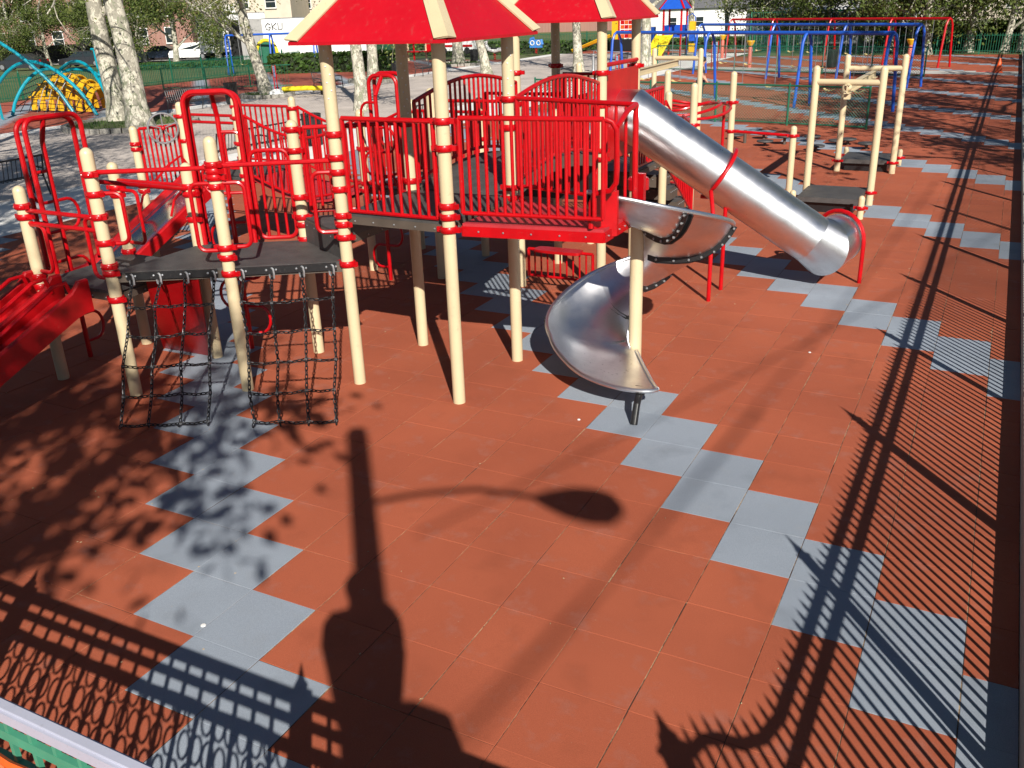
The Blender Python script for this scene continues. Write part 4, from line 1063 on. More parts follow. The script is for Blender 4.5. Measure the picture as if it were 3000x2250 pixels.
# ------------------------------------------------------------------ chain link and other green fences
def chainlink(pts, h, label, sp=.17, post_sp=4.4, r=.006):
    A, B = Vector(pts[0]), Vector(pts[1]); t_ = (B-A).normalized(); L = (B-A).length
    root = thing('chain_link_fence', (A.x, A.y, 0), label, 'fence')
    m = MB(); m.tube([(A.x, A.y, h), (B.x, B.y, h)], .05, 8); m.tube([(A.x, A.y, .12), (B.x, B.y, .12)], .04, 8); build('rail', m, GREEN, root)
    n = int(round(L/post_sp))
    for k in range(n+1):
        p = A.lerp(B, k/n); m = MB(); m.lathe([(.06, -.02), (.06, h+.1), (.004, h+.16)], (p.x, p.y, 0), 10); build('fence_post', m, GREEN, root)
    m = MB(); k = -int(h/sp)
    while k*sp < L:
        for sg in (1, -1):
            x0, x1 = k*sp, k*sp+h
            z0, z1 = (0.12, h) if sg > 0 else (h, .12)
            f0, f1 = max(0, (0-x0)/h), min(1, (L-x0)/h)
            if f1 <= f0: continue
            p, q_ = A+t_*(x0+h*f0), A+t_*(x0+h*f1)
            m.tube([(p.x, p.y, z0+(z1-z0)*f0), (q_.x, q_.y, z0+(z1-z0)*f1)], .011, 3, cap=False)
        k += 1
    build('wire_mesh', m, GREEN, root, smooth=0, kind='stuff'); return root
chainlink([(-.7, 39.3), (-22, 43.5)], 2.1, 'low green chain link fence in front of the blue swings')
q1, q2 = gp(2706, 225), gp(2050, 225)
chainlink([(q1.x, q1.y), (q1.x-26, q1.y+8.5)], 2.3, 'green chain link fence along the concrete path between the swing sets', sp=.22)
fence('iron_picket_fence', (-75.3, 40), (-75.3, 108), 0, (.3, 2.0), 2.25, 'green picket fence behind the rubber play area on the left', sp=.24, ptp=2.3, single=(12, 40))
fence('iron_picket_fence', (-75.3, 124.5), (-24, 124.5), -.1, (.3, 2.2), 2.4, 'green picket fence behind the spring riders', sp=.26, ptp=2.45, single=(18, 40))
fence('iron_picket_fence', (-24, 112), (6.7, 103.4), -.1, (.3, 1.9), 2.15, 'green picket fence in front of the far lawn and bus', sp=.26, ptp=2.2, single=(0, 31))
fence('iron_picket_fence', (-69.2, 55.7), (-56.6, 60.3), 0, (.12, 2.0), 2.02, 'low green fence in front of the left blue swing set', sp=.3, pw=.02, ptp=2.05, fin=False, single=(0, 13), psz=.1)
fence('mesh_panel_fence', (-26, 118), (8, 112), -.1, (.6, 1.9, 3.2, 4.6), 4.7, 'tall pale green mesh fence in front of the parked bus', sp=.3, pw=.018, ptp=4.8, fin=False, mat=GREENL, psz=.1, rail_h=.03, single=(0, 34))

# ------------------------------------------------------------------ trees
def grow(seed, H, r0, lean, first, nbr, leafn, spread=.62, leafs=.2, droop=.0, tw=.75):
    R = random.Random(seed); wood = MB(); lv = MB(); tips = []
    def wander(p, d, L, r, n, up, jit):
        pts = [p.copy()]; rs = [r]; dd = d.copy()
        for i in range(n):
            dd = (dd+Vector((R.gauss(0, jit), R.gauss(0, jit), R.gauss(0, jit*.6)+up))).normalized()
            p = p+dd*(L/n); pts.append(p.copy()); rs.append(r*(1-(i+1)/n*(.42 if r > .3 else .62)))
        return pts, rs, dd
    tp, tr, td = wander(Vector((0, 0, -.1)), Vector((lean[0], lean[1], 1)).normalized(), H*.62, r0, 9, .05, .05)
    tr[0] = r0*1.45; tr[1] = max(tr[1], r0*1.02); wood.tube(tp, tr, 12)
    def branch(p, d, L, r, lvl):
        pts, rs, dd = wander(p, d, L, r, 5 if lvl < 3 else 3, .04 if lvl < 2 else -droop, .16)
        wood.tube(pts, rs, 7 if lvl < 2 else (5 if lvl == 2 else 3), cap=False)
        if lvl >= 3: tips.extend(pts[1:]); return
        for k in range((4, 4, 5)[lvl] if lvl else 4):
            i = R.randint(1, len(pts)-1); q = pts[i]; a = R.uniform(0, 2*math.pi)
            o = dd.orthogonal(); o.rotate(Matrix.Rotation(a, 3, dd)); nd = (dd*(1-spread*.55)+o*spread+Vector((0, 0, R.uniform(-.1, .15)))).normalized()
            branch(q, nd, L*R.uniform(.5, .72), rs[i]*.62, lvl+1)
        if lvl == 2: tips.append(pts[-1])
    for k in range(nbr):
        f = first+(1-first)*(k/(nbr-1))**.9; i = min(len(tp)-1, int(f*(len(tp)-1)+.5)); a = k*2.4+R.uniform(-.4, .4)
        d = Vector((math.cos(a), math.sin(a), R.uniform(.25, .8))).normalized()
        branch(tp[i], d, H*R.uniform(.28, .42)*(1.15-.5*f), tr[i]*.5, 0 if k % 2 == 0 else 1)
    branch(tp[-1], td, H*.35, tr[-1]*.9, 0)
    for k in range(leafn):
        c = R.choice(tips)+Vector((R.gauss(0, tw*.5), R.gauss(0, tw*.5), R.gauss(0, tw*.4)))
        n_ = Vector((R.gauss(0, 1), R.gauss(0, 1), R.gauss(.3, 1))).normalized(); a = n_.orthogonal().normalized(); b_ = n_.cross(a); s = leafs*R.uniform(.55, 1.2)
        lv.add([c-a*s*.5, c+b_*s*.32, c+a*s*.6, c-b_*s*.32], [(0, 1, 2, 3)])
    return wood, lv
TV = []
for i, (sd, H, r0, lean, fi, nb, ln) in enumerate([(11, 20, .62, (.10, .02), .42, 6, 6500), (23, 19, .5, (-.12, .05), .4, 6, 6000), (37, 23, .46, (.03, -.04), .38, 7, 7000), (51, 17, .4, (.16, -.05), .36, 6, 5500)]):
    wmb, lmb = grow(sd, H, r0, lean, fi, nb, ln, droop=.08)
    TV.append((mesh_of(wmb, 'trunk', BARK, smooth=70), mesh_of(lmb, 'crown', LEAF, smooth=0)))
LEAF2 = leaf_mat('dark_green_leaves', (.06, .095, .02), (.10, .135, .03), (.16, .18, .05))  # darker green for the dense far crowns
wmb, lmb = grow(77, 22, .4, (.1, .1), .45, 8, 5600, leafs=.38, tw=.9)
k_ = [f_ for f_ in lmb.f if lmb.v[f_[0]].z > 9.5]; l2 = MB()
for f_ in k_: l2.add([lmb.v[i_] for i_ in f_], [(0, 1, 2, 3)])
lmb = l2
TV.append((mesh_of(wmb, 'trunk', BARK, smooth=70), mesh_of(lmb, 'crown', LEAF, smooth=0)))
wmb, lmb = grow(91, 17, .42, (.08, .03), .2, 9, 15000, leafs=.34, tw=1.25, droop=.12)
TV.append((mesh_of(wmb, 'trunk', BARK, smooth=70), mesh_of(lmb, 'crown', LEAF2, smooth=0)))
def tree(var, loc, rz, sc, label, grp='plane trees', zs=1.0):
    t = thing('plane_tree', (loc[0], loc[1], 0), label, 'tree', grp)
    z = ground_z(loc[0], loc[1]) if math.hypot(loc[0]-CU, loc[1]-CV) > 128 else 0
    t.location.z = z*S
    put('trunk', TV[var][0], t, loc=OFF[t]); put('crown', TV[var][1], t, loc=OFF[t])
    t.rotation_euler = (0, 0, rz); t.scale = (sc, sc, sc*zs); return t
tree(0, (-44.3, 30.4), 2.6, 1.15, 'pale thick plane tree trunk in front of the stone edged bed at left', )
tree(1, (-48.8, 32.6), .4, 1.3, 'plane tree close behind the thick pale trunk at left')
tree(3, (-51.5, 50.8), 3.5, 1.25, 'leaning plane tree by the left blue swing set')
tree(2, (-35.4, 42.5), 1.0, 1.0, 'slender mottled plane tree standing in the middle of the promenade')
tree(1, (-51.1, 66.2), 2.0, 1.1, 'grey plane tree behind the slender mottled tree on the promenade')
tree(0, (-55, 89.8), 4.0, 1.1, 'plane tree in a grassy ring beside the black litter bin')
tree(3, (-42.5, 74.3), 3.6, 1.2, 'crooked pale plane tree left of the second red roof post')
tree(1, (-34.4, 79.3), 5.5, 1.0, 'plane tree between the two posts of the second red roof')
q = gp(1890, 189); tree(0, (q.x, q.y), 1.3, 1.0, 'thick plane tree behind the right rear post of the second roof')
far_trees = [((95, 150), 5, 'bushy tree hiding the lower brick windows at left'), ((245, 158), 5, 'bushy tree behind the teal arches'), ((420, 160), 5, 'bushy tree between the brick and cream buildings'), ((142, 168), 1, 'tree in front of the brick building at far left'), ((40, 172), 2, 'leftmost tree before the dark street wall'), ((515, 178), 0, 'dark trunked tree left of the parked white cars'), ((330, 170), 3, 'tree behind the double plane trunk at left'),
             ((640, 168), 2, 'thin tree beside the tall white lorry box'), ((2025, 118), 1, 'dark tree in front of the white clapboard building'), ((2130, 108), 2, 'slim dark tree right of the white clapboard building'), ((2250, 118), 0, 'pale trunked tree left of the bus roof'),
             ((2330, 140), 3, 'tree above the bus roof behind the swings'), ((2420, 142), 1, 'tree over the middle of the bus'), ((2520, 140), 2, 'tree over the rear of the bus'), ((2600, 150), 0, 'tree right of the bus behind the red swing beam'),
             ((2668, 146), 3, 'pale trunk behind the right blue swing leg'), ((2715, 158), 1, 'leaning pale trunk between blue and red swing legs'), ((2835, 150), 2, 'leaning pale trunk right of the red swing set'), ((2940, 152), 0, 'tree behind the traffic cone at the far right'),
             ((2990, 150), 3, 'tree at the far right end of the picket fence')]
for k, (p, v_, lab) in enumerate(far_trees):
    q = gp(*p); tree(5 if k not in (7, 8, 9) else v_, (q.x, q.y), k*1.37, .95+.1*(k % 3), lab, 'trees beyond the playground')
# trees whose crowns only throw shade into the picture
for k, (u, v, v_, rz, sc) in enumerate([(15.5, 19, 4, .3, 1.05), (16, 35, 4, 2.2, 1.1), (15, 55, 4, 4.0, 1.05), (3.6, -23.4, 4, 2.4, .9), (-9, -19, 4, .9, .95), (-14, -7, 4, 5.0, .95), (-20, -2.8, 0, 3.0, 1.1), (16, 80, 1, 1.0, .95), (-27, 2, 1, 1.9, 1.15), (-37, 7.5, 2, 4.4, 1.0), (-6, -24, 4, 5.2, .95)]):
    tree(v_, (u, v), rz, sc, ['street tree outside the right fence shading the far platform', 'street tree outside the right fence beside the swings', 'street tree outside the right fence near the concrete path', 'tree behind the near fence dappling the net deck with shade',
         'tree behind the near fence at far left', 'tree left of the double red slide shading the promenade edge', 'tree at the promenade edge shading the left decks', 'street tree outside the right fence level with the traffic cone', 'tree left of the picture shading the promenade pavers', 'farther tree left of the picture shading the promenade', 'tree behind the near fence dappling the beige posts with shade'][k], 'trees outside the picture')

# leaning street tree behind the near fence: its two limbs throw the long shadows at lower left
def lean_tree():
    R = random.Random(3); wd = MB(); lv = MB(); B0 = Vector((-3.7, -13.9, 0)); tips = []
    wd.tube([B0, (-2.2, -14.8, 2.2), (.2, -16.2, 5.2), (3.0, -18.0, 9), (6.7, -20.4, 14), (8.4, -22, 17)], [.42, .34, .30, .26, .2, .1], 10)
    wd.tube([(.2, -16.2, 5.2), (1.0, -17.4, 8), (1.9, -18.3, 11), (4.2, -20.3, 14), (5.2, -22, 17)], [.22, .2, .17, .13, .06], 8)
    for k in range(46):
        a = Vector(R.choice([(3.0, -18.0, 9), (5, -19.3, 11.7), (6.7, -20.4, 14), (7.5, -21.2, 15.5), (1.9, -18.3, 11), (4.2, -20.3, 14), (3, -19.3, 12.5), (5.2, -22, 17)]))
        d = Vector((R.gauss(0, 1), R.gauss(0, 1), R.uniform(.1, 1))).normalized(); p = a.copy(); pts = [p.copy()]
        for i in range(4): d = (d+Vector((R.gauss(0, .25), R.gauss(0, .25), R.gauss(0, .15)))).normalized(); p = p+d*R.uniform(.4, .75); pts.append(p.copy())
        wd.tube(pts, [.05, .04, .03, .02, .01], 4, cap=False); tips += pts[2:]
    for k in range(1500):
        c = R.choice(tips)+Vector((R.gauss(0, .22), R.gauss(0, .22), R.gauss(0, .2)))
        if c.z < 8.6: continue
        n_ = Vector((R.gauss(0, 1), R.gauss(0, 1), R.gauss(0, 1))).normalized(); a = n_.orthogonal().normalized(); b_ = n_.cross(a); s = .34*R.uniform(.6, 1.2)
        lv.add([c-a*s*.5, c+b_*s*.36, c+a*s*.6, c-b_*s*.36], [(0, 1, 2, 3)])
    t = thing('plane_tree', B0, 'leaning tree behind the near fence, its two limbs shading the lower left', 'tree', 'trees outside the picture')
    build('trunk', wd, BARK, t, smooth=70); build('crown', lv, LEAF, t, smooth=0)
lean_tree()
# hedges and lawns
def hedge(c, sz, rz, label, n=2600, seed=1):
    R = random.Random(seed); m = MB(); Rm = Matrix.Rotation(rz, 3, 'Z'); c = Vector(c)
    for k in range(n):
        p = Vector((R.uniform(-.5, .5)*sz[0], R.uniform(-.5, .5)*sz[1], R.uniform(0, 1)*sz[2])); f_ = R.random()
        if f_ < .4: p.z = sz[2]*R.uniform(.9, 1.04)
        elif f_ < .8: p.y = math.copysign(sz[1]*.5*R.uniform(.9, 1.05), p.y)
        n_ = Vector((R.gauss(0, 1), R.gauss(0, 1), R.gauss(0, 1))).normalized(); a = n_.orthogonal(); b_ = n_.cross(a); s = .22*R.uniform(.5, 1.1); q = c+Rm @ p
        m.add([q-a*s, q+b_*s*.7, q+a*s, q-b_*s*.7], [(0, 1, 2, 3)])
    t = thing('hedge', c, label, 'hedge', 'clipped hedges'); build('foliage', m, LEAFD, t, smooth=0, kind='stuff')
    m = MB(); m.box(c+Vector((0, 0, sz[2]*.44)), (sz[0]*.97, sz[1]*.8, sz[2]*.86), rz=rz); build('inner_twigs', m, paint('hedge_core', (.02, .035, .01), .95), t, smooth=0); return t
def hz(px, py, d): q = at_d(px, py, d); return (q.x, q.y, ground_z(q.x, q.y))
hedge(hz(2805, 158, 128), (20, 2.4, 2.6), -.15, 'long clipped hedge on the lawn right of the red swings', 2600, 3)
hedge(hz(2985, 160, 126), (7, 3, 3.0), -.15, 'clipped bush behind the traffic cone at the far right', 1400, 4)
hedge(hz(985, 196, 116), (16, 2.2, 2.2), .36, 'clipped hedge in front of the white trailer', 2600, 5)
hedge(hz(1560, 120, 150), (70, 3, 1.8), .0, 'long low hedge behind the spring riders', 3600, 6)
hedge(hz(640, 185, 150), (30, 2.5, .8), .36, 'low hedge behind the left picket fence', 2600, 8)

# stone edged tree beds
def ring_bed(c, r, n, label, seed):
    t = thing('tree_bed', (c[0], c[1], 0), label, 'tree bed', 'stone edged tree beds'); R = random.Random(seed)
    for k in range(n):
        a = 2*math.pi*k/n; m = MB(); m.box((c[0]+r*math.cos(a), c[1]+r*math.sin(a), .14), (.34, 2*math.pi*r/n*.9, .34*R.uniform(.8, 1.1)), rz=a); build('edging_stone', m, STONE, t, smooth=0)
    m = MB(); m.lathe([(r-.1, .0), (r-.15, .12), (r*.5, .2), (.01, .22)], (c[0], c[1], 0), 24); build('soil', m, GRASS, t, smooth=60)
    m = MB()
    for k in range(500):
        a = R.uniform(0, 6.28); d = r*math.sqrt(R.random())*.9; p = Vector((c[0]+d*math.cos(a), c[1]+d*math.sin(a), .12)); q = p+Vector((R.gauss(0, .08), R.gauss(0, .08), R.uniform(.1, .4))); s = Vector((R.gauss(0, .03), R.gauss(0, .03), 0))
        m.add([p-s, p+s, q], [(0, 1, 2)])
    build('grass_tuft', m, LEAFD, t, smooth=0, kind='stuff'); return t
ring_bed((-46.5, 31.6), 4.2, 40, 'stone ring bed round the two thick plane trunks at left', 1)
ring_bed((-51.5, 50.8), 2.2, 22, 'stone ring bed round the leaning plane tree', 2)
ring_bed((-51.1, 66.2), 2.4, 22, 'stone ring bed round the grey plane tree', 3)
ring_bed((-55, 89.8), 3.2, 26, 'grassy ring bed round the plane tree by the litter bin', 4)

# ------------------------------------------------------------------ benches, bins, signs
def make_bench():
    t = thing('park_bench', (0, 0, 0), 'bench', 'bench', 'dark metal park benches')
    n = 13; W = 3.4
    for k in range(int(W/.2)+1):
        x = -W/2+k*.2; m = MB(); m.tube([(x, .35, .72), (x, .0, .78), (x, -.32, .76), (x, -.42, .95), (x, -.52, 1.55), (x, -.58, 1.62)], .022, 4); build('slat', m, DKMETAL, t, smooth=60)
    for x in (-W/2, W/2):
        m = MB(); m.tube([(x, .4, 0), (x, .36, .72), (x, .34, 1.1), (x, .0, 1.14), (x, -.45, 1.1)], .04, 6); m.tube([(x, -.6, 0), (x, -.4, .75), (x, -.58, 1.65)], .04, 6); build('leg', m, DKMETAL, t)
    m = MB(); m.tube([(-W/2, -.58, 1.62), (W/2, -.58, 1.62)], .04, 6); m.tube([(-W/2, .36, .72), (W/2, .36, .72)], .035, 6); build('frame', m, DKMETAL, t); return t
bench0 = make_bench()
bl = [(gp(560, 325), -1.62, 'dark metal bench seen from behind, left of the black litter bin'), (gp(965, 264), -1.5, 'dark metal bench beside the yellow wrapped bar'), (gp(1250, 220), -1.45, 'dark metal bench left of the front roof post, far side of the promenade'),
      (gp(700, 480), 1.55, 'slatted dark bench behind the sagging bridge railing'), (gp(840, 450), 1.55, 'slatted dark bench nearer the black slatted bin'), (gp(1640, 260), 1.6, 'dark bench behind the arched bridge railing'), (gp(1230, 390), 1.55, 'dark bench behind the left arched railing'), (gp(15, 590), 1.6, 'dark bench end at the left edge of the picture'), (gp(1810, 205), 1.6, 'dark bench end beside the drinking fountain')]
for k, (q, rz, lab) in enumerate(bl):
    o = bench0 if k == 0 else copy_tree(bench0); place(o, (q.x, q.y, 0), rz, 1.0, lab)
def make_bin():
    t = thing('litter_bin', (0, 0, 0), 'bin', 'litter bin', 'black litter bins'); m = MB(); m.lathe([(.42, .05), (.45, 1.5), (.47, 1.55), (.38, 1.6), (.36, 1.5)], (0, 0, 0), 18); build('liner', m, BLACK, t)
    for k in range(24):
        a = 2*math.pi*k/24; m = MB(); m.bar((.47*math.cos(a), .47*math.sin(a), .08), (.52*math.cos(a), .52*math.sin(a), 1.62), .07, .03); build('slat', m, DKMETAL, t, smooth=0)
    m = MB(); m.tube([(.53*math.cos(2*math.pi*k/20), .53*math.sin(2*math.pi*k/20), 1.62) for k in range(20)], .03, 5, closed=True); build('rim', m, DKMETAL, t); return t
bin0 = make_bin()
for k, (q, lab) in enumerate([(gp(682, 305), 'black litter bin framed by the tall red hoop'), (gp(920, 425), 'black slatted litter bin behind the sagging bridge'), (gp(1390, 185), 'black litter bin between two plane trunks'), (gp(1165, 228), 'black litter bin beside the rear roof post'), (gp(2435, 198), 'black litter bin behind the nearer blue swings'), (gp(1120, 192), 'black litter bin by the grey plane tree')]):
    o = bin0 if k == 0 else copy_tree(bin0); place(o, (q.x, q.y, 0), k, 1.0, lab)
def sign(q, rz, label, h=2.3, hs=1.2, wd=.75, frame=RED):
    t = thing('notice_board', (q.x, q.y, 0), label, 'sign', 'blue notice boards'); Rz = Matrix.Rotation(rz, 3, 'Z'); P = lambda x, y, z: Vector((q.x, q.y, 0))+Rz @ Vector((x, y, z))
    m = MB(); m.tube([P(-wd/2-.05, 0, 0), P(-wd/2-.05, 0, h+.08), P(wd/2+.05, 0, h+.08), P(wd/2+.05, 0, 0)], .05, 6); build('frame', m, frame, t)
    m = MB(); m.box(P(0, 0, h-hs/2), (wd, .04, hs), rz=rz); o = build('panel', m, SIGNB, t, smooth=0)
    m = MB()
    for k in range(7):
        for sd in (-1, 1): m.box(P(-.05+.04*(k % 2), sd*.026, h-.14-k*.145), (wd*.7, .008, .035), rz=rz)
    build('printed_lines', m, BLUE, o, smooth=0)
sign(gp(810, 262), -.5, 'pale blue notice board on a red frame by the leaning tree', 2.1, .95, .6)
sign(gp(868, 420), -.5, 'pale blue notice board beside the black slatted bin', 2.0, 1.2, .5)
sign(gp(1808, 213), -.5, 'narrow pale blue notice board beside the near blue swing leg', 1.6, 1.1, .35)
sign(gp(2092, 205), -.4, 'pale blue notice board on a red frame behind the swings', 2.6, 1.1, .65)
sign(gp(8, 350), -.5, 'pale blue notice board at the left edge near the teal arches', 1.9, 1.1, .8, TEAL)

# ------------------------------------------------------------------ far play things
t = thing('arch_climber', (-59.5, 36, 0), 'teal arched climber with black net around a yellow tunnel', 'climber')
def arc(a, b_, h, n=18, r=.13, bow=(0, 0)):
    a, b_ = Vector(a), Vector(b_); m = MB(); m.tube([a.lerp(b_, i/n)+Vector((bow[0]*math.sin(math.pi*i/n), bow[1]*math.sin(math.pi*i/n), h*math.sin(math.pi*i/n)**.75)) for i in range(n+1)], r, 9); return build('arch', m, TEAL, t)
arc((-55.2, 36.0, 0), (-65.5, 34.2, 0), 3.9); arc((-54.6, 37.0, 0), (-64.3, 38.0, 0), 3.7, bow=(0, 1)); arc((-62.8, 34.4, 0), (-60.5, 40.5, 0), 3.2); arc((-56.5, 35.2, 0), (-74, 30.5, 0), 6.4); arc((-64.6, 37.5, 0), (-56, 40.5, 0), 3.1)
m = MB()
for k in range(9):
    for j in range(9):
        a = k/9; u0 = -63.5+a*8.2; z0 = 3.2*math.sin(math.pi*(.08+.84*a))**.8
    u0 = -63.5+k*1.0; z0 = 3.1*math.sin(math.pi*(.1+.8*k/8))**.8; m.tube([(u0, 34.9, .2), (u0+.3, 35.6, z0*.6), (u0+.6, 36.6, z0)], .03, 4)
for j in range(6):
    m.tube([(-63.8+8.4*i/12, 34.9+j*.3, (.35+j*.5)*(.5+.5*math.sin(math.pi*(.1+.8*i/12)))) for i in range(13)], .03, 4)
build('rope_net', m, BLACK, t, kind='stuff')
for k in range(7):
    u0 = -63.6+k*1.05; m = MB(); rows = []; H_ = 2.75*math.sin(math.pi*(.17+.66*k/6))**.7
    for i in range(15):
        a = math.pi*i/14; rows.append([Vector((u0, 38.0-1.25*math.cos(a), .15+H_*math.sin(a))), Vector((u0+.62, 38.0-1.25*math.cos(a), .15+H_*math.sin(a)))])
    m.grid(rows); build('tunnel_rib', m, YELLOW, t, solid=.08)
m = MB(); m.box((-60.4, 38, 2.0), (6.6, .5, .2)); m.box((-60.4, 36.85, 1.1), (6.8, .1, .25)); build('tunnel_spine', m, YELLOW, t)
tq = thing('spinner_post', (-50.8, 38.5, 0), 'teal post with a T shaped handle beside the thick plane trunk', 'spinner'); q = gp(300, 262); tq.location = Vector((q.x, q.y, 0))*S; OFF[tq] = Vector((q.x, q.y, 0))
m = MB(); m.tube([(q.x, q.y, 0), (q.x-.15, q.y, 3.9)], .1, 8); m.tube([(q.x-.5, q.y, 3.9), (q.x+.4, q.y, 3.9)], .12, 8); build('pole', m, TEAL, tq)
# green panel with a yellow arch
q = gp(790, 212); t = thing('play_arch', (q.x, q.y, 0), 'green play panel under a yellow arch by the left swings', 'play panel'); d_ = Vector((.9, .43, 0)); 
m = MB(); m.tube([Vector((q.x, q.y, 0))+d_*(-1.3*math.cos(math.pi*i/16))+Vector((0, 0, 1.4+2.3*math.sin(math.pi*i/16)**.7 if 0 < i < 16 else 0)) for i in range(17)], .2, 8); build('arch', m, YELLOW2, t)
m = MB(); m.bar(Vector((q.x, q.y, 2.3))-d_*1.05, Vector((q.x, q.y, 2.3))+d_*1.05, .1, 2.4); build('panel', m, GREEN, t, smooth=0)
# yellow wrapped bar and sack
a, b_ = gp(830, 279), gp(960, 276); t = thing('wrapped_bar', (a.x, a.y, 0), 'yellow wrapped bar lying along the promenade edge', 'bar'); m = MB(); m.tube([a+Vector((0, 0, .5)), a.lerp(b_, .5)+Vector((0, 0, .55)), b_+Vector((0, 0, .5))], .2, 10); build('wrapped_tube', m, YELLOW2, t)
m = MB(); 
for p in (a.lerp(b_, .1), a.lerp(b_, .9)): m.box(p+Vector((0, 0, .16)), (.3, .3, .34))
build('foot', m, DKMETAL, t, smooth=0)
q = gp(812, 284); t = thing('sack', (q.x, q.y, 0), 'crumpled white sack at the end of the yellow bar', 'sack'); m = MB()
for i in range(7):
    for j in range(12): pass
rows = []
for i in range(8):
    f_ = i/7; rows.append([Vector((q.x+(.75*math.cos(a_)+.12*math.sin(5*a_+i))*math.cos(f_*1.45), q.y+(.6*math.sin(a_)+.1*math.cos(4*a_+i*2))*math.cos(f_*1.45), .62*math.sin(f_*1.5)+.04*math.sin(6*a_+i))) for a_ in [k*math.pi/8 for k in range(16)]])
m.grid(rows, closed=True); build('sack_body', m, CLOTHW, t, smooth=50)
# drinking fountain
q = gp(1738, 210); t = thing('drinking_fountain', (q.x, q.y, 0), 'slim grey drinking fountain beside a plane tree', 'fountain'); m = MB(); m.lathe([(.22, 0), (.18, .1), (.14, .3), (.14, 1.5), (.3, 1.6), (.3, 1.72), (.1, 1.7)], q, 12); build('pedestal', m, GREYM, t)
m = MB(); m.tube([q+Vector((0, 0, 1.6)), q+Vector((.1, 0, 2.1)), q+Vector((.3, 0, 2.1)), q+Vector((.36, 0, 1.9))], .04, 6); build('spout', m, GREYM, t)
# toddler tower
q = gp(1975, 162); t = thing('play_tower', (q.x, q.y, 0), 'far red and blue play tower with a blue roof and yellow slide', 'play tower'); U, Vv = q.x, q.y; h_ = 1.15
for dx in (-h_, h_):
    for dy in (-h_, h_): m = MB(); m.lathe([(.14, 0), (.14, 5.6)], (U+dx, Vv+dy, 0), 8); build('post', m, RED, t)
m = MB(); A = Vector((U, Vv, 8.0)); C = [Vector((U+x, Vv+y, 5.5)) for x, y in ((-1.6, -1.6), (1.6, -1.6), (1.6, 1.6), (-1.6, 1.6))]; m.add(C+[A], [(0, 1, 4), (1, 2, 4), (2, 3, 4), (3, 0, 4), (3, 2, 1, 0)]); o = build('roof', m, BLUE, t, smooth=0)
for c in C: m = MB(); m.bar(c+Vector((0, 0, .03)), A, .25, .08); build('hip_strip', m, RED, o, smooth=0)
m = MB(); m.box((U, Vv, 2.3), (2.4, 2.4, .2)); build('deck', m, BLUE, t, smooth=0)
for dx, dy, sx, sy in ((0, 1.15, 2.3, .12), (1.15, 0, .12, 2.3), (-1.15, 0, .12, 2.3)): m = MB(); m.box((U+dx, Vv+dy, 3.0), (sx, sy, 1.2)); build('side_panel', m, BLUE, t, smooth=0)
m = MB(); rows = []
for i in range(9): f_ = i/8; rows.append([Vector((U-2.0-.6*f_, Vv-1.3-2.6*f_, 2.7-2.3*f_)), Vector((U-1.9-.6*f_, Vv-1.3-2.6*f_, 2.4-2.3*f_)), Vector((U+.2-.6*f_, Vv-1.3-2.6*f_, 2.4-2.3*f_)), Vector((U+.3-.6*f_, Vv-1.3-2.6*f_, 2.7-2.3*f_))])
m.grid(rows); build('slide', m, YELLOW2, t, solid=.1)
for k in range(3): m = MB(); m.box((U+2.4, Vv-.4, .9+k*1.3), (.7, .5, 1.0)); build('climbing_panel', m, YELLOW if k != 1 else BLUE, t, smooth=0)
m = MB(); m.tube([(U+1.6, Vv, 0), (U+1.6, Vv, 4.6), (U+2.2, Vv, 4.9), (U+2.6, Vv, 4.5), (U+2.6, Vv, 0)], .07, 6); build('hoop', m, BLUE, t)
m = MB(); m.box((U-4.2, Vv+.8, 2.2), (2.2, 1.8, 2.4)); build('enclosed_platform', m, BLUE, t, smooth=0)
q = gp(1790, 150); t = thing('toddler_slide', (q.x, q.y, 0), 'small yellow slide with a red and yellow panel beyond the promenade', 'slide'); m = MB(); rows = []
for i in range(11): f_ = i/10; x = q.x-5.5*f_; rows.append([Vector((x, q.y-.5-1.2*f_, 2.3-1.9*f_+.05*math.sin(6*f_))), Vector((x, q.y-.2-1.2*f_, 2.0-1.9*f_)), Vector((x, q.y+.5-1.2*f_, 2.0-1.9*f_)), Vector((x, q.y+.8-1.2*f_, 2.3-1.9*f_))])
m.grid(rows); build('slide', m, YELLOW, t, solid=.1)
m = MB(); m.box((q.x+.6, q.y, 2.9), (.9, .3, 2.6)); build('gate_panel', m, YELLOW, t, smooth=0)
for i in range(3):
    for j in range(4): m = MB(); m.box((q.x+1.7+i*.6, q.y, 2.0+j*.6), (.5, .18, .5)); build('bead', m, RED if (i+j) % 2 else ORANGE, t, smooth=0)
for i in (0, 1): m = MB(); m.lathe([(.12, 0), (.12, 4.8), (.25, 4.9), (.01, 5.2)], (q.x+1.2+i*2.1, q.y, 0), 8); build('post', m, RED, t)
m = MB(); m.box((q.x+1.6, q.y+.6, .8), (3.4, 1.6, 1.5)); build('base', m, BLACK, t, smooth=0)
